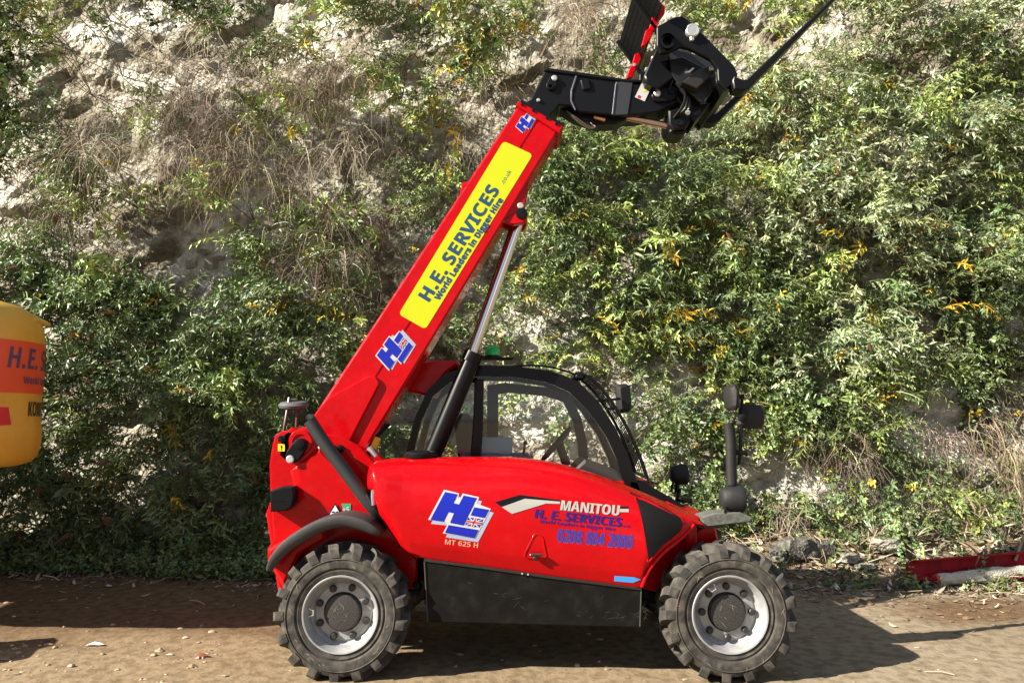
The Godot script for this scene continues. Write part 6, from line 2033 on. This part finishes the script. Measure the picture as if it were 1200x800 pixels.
# ---------------------------------------------------------------- the excavator at the left edge
func build_excavator() -> void:
	var at := Vector3(-4.75, 0, -1.9)
	var ex := thing("excavator", "yellow excavator at the left edge with an orange sign on its rounded counterweight", "excavator", at)
	var yellow := worn("digger_yellow", [[0.2, Color(0.6, 0.33, 0.035)], [0.5, Color(0.66, 0.39, 0.045)], [0.8, Color(0.68, 0.42, 0.055)]], 1.2, 0.38, 0.0, 0.006)
	var dark := paint("digger_black", Color(0.02, 0.02, 0.02), 0.6)
	# counterweight: rounded in plan, drawn in at top and bottom
	var plan := func(inset: float) -> PackedVector3Array:
		var o := PackedVector3Array()
		var r := 0.6 - inset
		o.append(Vector3(-6.6, 0, -1.9))
		for k in 7:
			var a := PI - PI * 0.5 * k / 6
			o.append(Vector3(-6.0 + r * cos(a), 0, -0.98 + r * sin(a)))
		for k in 17:
			var a := PI * 0.5 - PI * 0.88 * k / 16
			o.append(Vector3(-4.345 + r * cos(a), 0, -0.98 + r * sin(a)))
		o.append(Vector3(-5.2, 0, -1.9))
		return o
	var s := Shape.new()
	var rings := []
	for q in [[1.27, 0.3], [1.275, 0.14], [1.3, 0.06], [1.35, 0.02], [1.44, 0.0], [1.58, 0.0], [1.6, 0.012], [1.62, 0.012], [2.25, 0.014], [2.38, 0.03], [2.46, 0.08], [2.53, 0.17], [2.58, 0.34]]:
		var ring: PackedVector3Array = plan.call(q[1])
		for i in ring.size():
			ring[i].y = q[0]
		rings.append(ring)
	s.loft(rings, true)
	var lo: PackedVector3Array = rings[0]
	var hi: PackedVector3Array = rings[rings.size() - 1]
	for k in range(1, lo.size() - 1):
		s.tri(lo[0], lo[k + 1], lo[k])
		s.tri(hi[0], hi[k], hi[k + 1])
	var cw := part("counterweight", s.mesh(55.0), yellow, ex)
	cw.position = -at
	# print wraps round the corner: u runs along the surface from the left
	var along := func(u: float, off: float) -> Vector3:
		var r := 0.588
		if u <= -4.345:
			return Vector3(u, 0, -0.98 + r + off)
		var a := (u + 4.345) / r
		return Vector3(-4.345 + sin(a) * (r + off), 0, -0.98 + cos(a) * (r + off))
	var wrap := func(m: MeshInstance3D, off: float) -> void:
		var arr := m.mesh.surface_get_arrays(0)
		var v: PackedVector3Array = arr[Mesh.ARRAY_VERTEX]
		var w := Shape.new()
		for i in v.size():
			var q: Vector3 = along.call(v[i].x, off)
			q.y = v[i].y
			w.v.append(q)
			w.c.append(Color.WHITE)
		m.mesh = w.mesh(30.0)
	var zero := func(_x: float, _y: float) -> float: return 0.0
	var y_top := Vector3(-3.5, 2.238, -0.5).y
	var y_low := Vector3(-3.473, 1.839, -0.5).y
	var orange := paint("sign_orange", Color(0.7, 0.08, 0.02), 0.4)
	var navy := paint("sign_navy", Color(0.07, 0.05, 0.14), 0.45)
	var a := sticker("sign_board", PackedVector2Array([Vector2(-5.2, y_low), Vector2(-2.9, y_low), Vector2(-2.9, y_top), Vector2(-5.2, y_top)]), zero, 0.0, orange, cw)
	wrap.call(a, 0.003)
	var l0 := Vector3(-3.645, 2.028, -0.5)
	a = lettering("sign_print", "H.E. SERVICES", Vector2(l0.x, l0.y), Vector2(l0.x + 1.12, l0.y), 0.159, 0.1, zero, 0.0, navy, cw)
	wrap.call(a, 0.006)
	l0 = Vector3(-3.503, 1.912, -0.5)
	a = lettering("sign_print", "World Leaders in Digger Hire", Vector2(l0.x, l0.y), Vector2(l0.x + 0.95, l0.y), 0.055, 0.0, zero, 0.0, navy, cw)
	wrap.call(a, 0.006)
	l0 = Vector3(-3.425, 1.663, -0.5)
	a = lettering("maker_print", "KOMATSU", Vector2(l0.x, l0.y), Vector2(l0.x + 0.42, l0.y), 0.112, 0.0, zero, 0.0, dark, cw)
	wrap.call(a, 0.004)
	a = sticker("red_mark", PackedVector2Array([Vector2(-3.687, 1.729), Vector2(-3.614, 1.729), Vector2(-3.581, 1.597), Vector2(-3.677, 1.591)]), zero, 0.0, paint("mark_red", Color(0.55, 0.02, 0.03), 0.4), cw)
	wrap.call(a, 0.004)
	a = sticker("scrape", PackedVector2Array([Vector2(-3.57, 1.442), Vector2(-3.511, 1.46), Vector2(-3.44, 1.469), Vector2(-3.433, 1.454), Vector2(-3.474, 1.436), Vector2(-3.544, 1.419)]), zero, 0.0, paint("scrape_brown", Color(0.09, 0.04, 0.02), 0.9), cw)
	wrap.call(a, 0.003)
	# lifted flap of the engine cover
	s = Shape.new()
	s.box(Vector3(-3.904, 2.457, -1.2), Vector3(0.17, 0.035, 0.3), 0.01, Basis.from_euler(Vector3(0, 0.2, -0.5)))
	var flap := part("cover_flap", s.mesh(), yellow, ex)
	flap.position = -at
	# house, cab roof line, boom stump and undercarriage, out of the frame to the left
	s = Shape.new()
	s.box(Vector3(-7.15, 1.75, -2.3), Vector3(1.8, 1.0, 1.7), 0.08)
	s.box(Vector3(-7.15, 2.35, -2.2), Vector3(1.7, 0.4, 1.3), 0.15)
	var house := part("engine_house", s.mesh(), yellow, ex)
	house.position = -at
	s = Shape.new()
	s.box(Vector3(-5.75, 2.1, -2.25), Vector3(0.9, 1.9, 1.4), 0.15)
	var cab := part("operator_cab", s.mesh(), dark, ex)
	cab.position = -at
	s = Shape.new()
	s.tube([Vector3(-6.2, 0.5, -2.0), Vector3(-6.2, 1.2, -2.0)], 0.55, 24)
	var slew := part("slew_ring", s.mesh(), dark, ex)
	slew.position = -at
	for z in [0.0, -2.9]:
		s = Shape.new()
		var fx := -0.1 if z > -1.0 else -1.4
		var belt := PackedVector2Array()
		for k in 10:
			var b := -PI / 2 + PI * k / 9
			belt.append(Vector2(-4.75 + fx + 0.42 * cos(b), 0.44 + 0.42 * sin(b)))
		for k in 10:
			var b := PI / 2 + PI * k / 9
			belt.append(Vector2(-7.2 + fx + 0.42 * cos(b), 0.44 + 0.42 * sin(b)))
		s.prism(belt, z - 0.55, z, 0.03, true)
		for k in 26:
			var x := -7.2 + fx + 2.45 * k / 25.0
			for y in [0.02, 0.87]:
				s.box(Vector3(x, y, z - 0.275), Vector3(0.07, 0.05, 0.56), 0.01)
		var tr := part("track", s.mesh(), worn("track_steel", [[0.3, Color(0.06, 0.05, 0.04)], [0.7, Color(0.16, 0.12, 0.09)]], 0.4, 0.8), ex)
		tr.position = -at
		if z > -1.0:
			var pivot := Vector3(-4.5, 0, -0.1)
			tr.rotation.y = 0.25
			tr.position = pivot - Basis(Vector3.UP, 0.25) * pivot - at

# ---------------------------------------------------------------- things lying along the foot of the bank
func on_ground(p: Vector3, up: float) -> Vector3:
	return Vector3(p.x, ground_y(p.x, p.z) + up, p.z)

func build_oddments() -> void:
	rng.seed = 9
	# red panel lying on its edge
	var a := Vector3(3.933, 0.19, -2.75)
	var s := Shape.new()
	var red := worn("faded_red", [[0.3, Color(0.22, 0.005, 0.012)], [0.6, Color(0.3, 0.007, 0.016)]], 0.8, 0.45, 0.0, 0.008)
	red.metallic_specular = 0.25
	var t := thing("red_panel", "long red sheet metal panel lying on edge against the bank at lower right", "panel", Vector3(a.x + 0.9, ground_y(a.x + 0.9, -2.75) + 0.0, -2.78))
	s.prism(PackedVector2Array([Vector2(-0.92, 0.0), Vector2(1.3, 0.02), Vector2(1.3, 0.36), Vector2(0.2, 0.3), Vector2(-0.86, 0.22), Vector2(-0.93, 0.16)]), -0.03, 0.0, 0.008, true)
	part("sheet", s.mesh(), red, t)
	s = Shape.new()
	s.prism(PackedVector2Array([Vector2(-0.86, 0.2), Vector2(0.2, 0.28), Vector2(1.3, 0.34), Vector2(1.3, 0.365), Vector2(0.2, 0.305), Vector2(-0.86, 0.225)]), 0.002, 0.07, 0.005)
	s.prism(PackedVector2Array([Vector2(-0.92, 0.0), Vector2(1.3, 0.0), Vector2(1.3, 0.03), Vector2(-0.92, 0.03)]), 0.002, 0.12, 0.005)
	part("flange", s.mesh(), red, t)
	t.rotation = Vector3(-0.15, 0.06, 0)
	t.scale = Vector3(1, 0.82, 1)
	# pale wrapped pole in front of it
	t = thing("wrapped_pole", "pole wrapped in torn pale sheeting lying in front of the red panel", "pole", on_ground(Vector3(4.149, 0, -2.644), 0.0))
	s = Shape.new()
	var rings := []
	for i in 22:
		var x := 1.5 * i / 21.0
		var ring := PackedVector3Array()
		for k in 12:
			var b := TAU * k / 12
			var r := 0.054 + 0.005 * sin(i * 1.7 + k * 2.1) + 0.006 * sin(i * 0.6 + k)
			ring.append(Vector3(x, 0.07 + 0.03 * sin(x * 1.3) + 0.045 * x + r * 1.15 * sin(b), r * cos(b)))
		rings.append(ring)
	s.loft(rings, true)
	for k in range(1, 11):
		s.tri(rings[0][0], rings[0][k], rings[0][k + 1])
	part("sheeting", s.mesh(30.0), worn("pale_sheet", [[0.3, Color(0.4, 0.37, 0.31)], [0.6, Color(0.5, 0.47, 0.4)]], 0.5, 0.7, 1.0, 0.02), t)
	s = Shape.new()
	s.tube([Vector3(-0.025, 0.085, 0), Vector3(0.02, 0.087, 0)], 0.045, 12)
	part("pole_end", s.mesh(), paint("pole_orange", Color(0.45, 0.09, 0.04), 0.6), t)
	t.rotation.y = 0.08
	# rocks
	var rock_mat := worn("flint", [[0.25, Color(0.04, 0.038, 0.035)], [0.5, Color(0.085, 0.08, 0.07)], [0.75, Color(0.16, 0.15, 0.13)]], 0.35, 0.85, 1.5, 0.012)
	var chalk_mat := worn("fallen_chalk", [[0.25, Color(0.16, 0.15, 0.12)], [0.6, Color(0.32, 0.3, 0.25)]], 0.35, 0.9, 1.5, 0.012)
	for q in [
		["dark rounded boulder nearest the front tyre at the foot of the bank", Vector3(2.783, 0, -3.119), 0.13, false],
		["biggest dark boulder at the foot of the bank right of the front tyre", Vector3(3.001, 0, -3.204), 0.2, false],
		["dark flat boulder between the biggest boulder and the red panel", Vector3(3.287, 0, -3.248), 0.15, false],
		["low pale chalk slab lying right of the dark flat boulder", Vector3(3.496, 0, -3.036), 0.13, true],
		["flat pale chalk slab touching the end of the red panel", Vector3(3.957, 0, -3.204), 0.22, true],
		["small pale chalk lump on the dirt in front of the dark boulders", Vector3(3.577, 0, -2.874), 0.09, true],
	]:
		var r := thing("boulder" if not q[3] else "chalk_lump", q[0], "rock", on_ground(q[1] + Vector3(0, 0, -0.05), 0.0))
		s = Shape.new()
		var g := RandomNumberGenerator.new()
		g.seed = int(q[2] * 1000.0)
		var n := FastNoiseLite.new()
		n.seed = int(q[2] * 777.0)
		n.frequency = 0.9
		var prof := []
		for k in 13:
			var b := -PI / 2 + PI * k / 12
			prof.append(Vector2(cos(b), sin(b)))
		s.lathe(prof, 20, Transform3D(Basis(Vector3.RIGHT, Vector3.FORWARD, Vector3.UP), Vector3.ZERO))
		for i in s.v.size():
			var d: Vector3 = s.v[i]
			d = Vector3(clampf(d.x, -0.8, 0.78), clampf(d.y, -0.6, 0.66), clampf(d.z, -0.7, 0.72)) * (1.0 + 0.35 * n.get_noise_3dv(d * 1.3))
			s.v[i] = d * Vector3(q[2] * 1.15, q[2] * (0.8 if not q[3] else 0.45), q[2] * 0.9) + Vector3(0, q[2] * 0.4, 0)
		part("stone_mass", s.mesh(28.0), rock_mat if not q[3] else chalk_mat, r)
		r.rotation.y = g.randf() * 2.0
	# scraps on the dirt
	for q in [["white scrap of torn plastic lying on the shaded dirt at lower left", Vector3(-3.07, 0, -0.868), 0.075, Color(0.75, 0.75, 0.74)], ["reddish brown scrap on the sunlit dirt left of the rear tyre", Vector3(-2.142, 0, -0.509), 0.05, Color(0.2, 0.07, 0.04)], ["pale scrap lying at the foot of the bank on the left", Vector3(-3.933, 0, -2.644), 0.05, Color(0.5, 0.48, 0.44)]]:
		var sc := thing("plastic_scrap", q[0], "scrap", on_ground(q[1], 0.006))
		s = Shape.new()
		var w: float = q[2]
		s.loft([PackedVector3Array([Vector3(-w, 0.0, 0.012), Vector3(-w * 0.4, 0.016, 0.02), Vector3(w * 0.3, 0.006, 0.012), Vector3(w, 0.014, 0.02)]), PackedVector3Array([Vector3(-w * 0.9, 0.004, -0.01), Vector3(-w * 0.3, 0.022, -0.022), Vector3(w * 0.35, 0.016, -0.016), Vector3(w * 0.9, 0.004, -0.004)])])
		part("film", s.mesh(60.0), paint("scrap_" + str(w) + str(q[3].r), q[3], 0.5), sc)
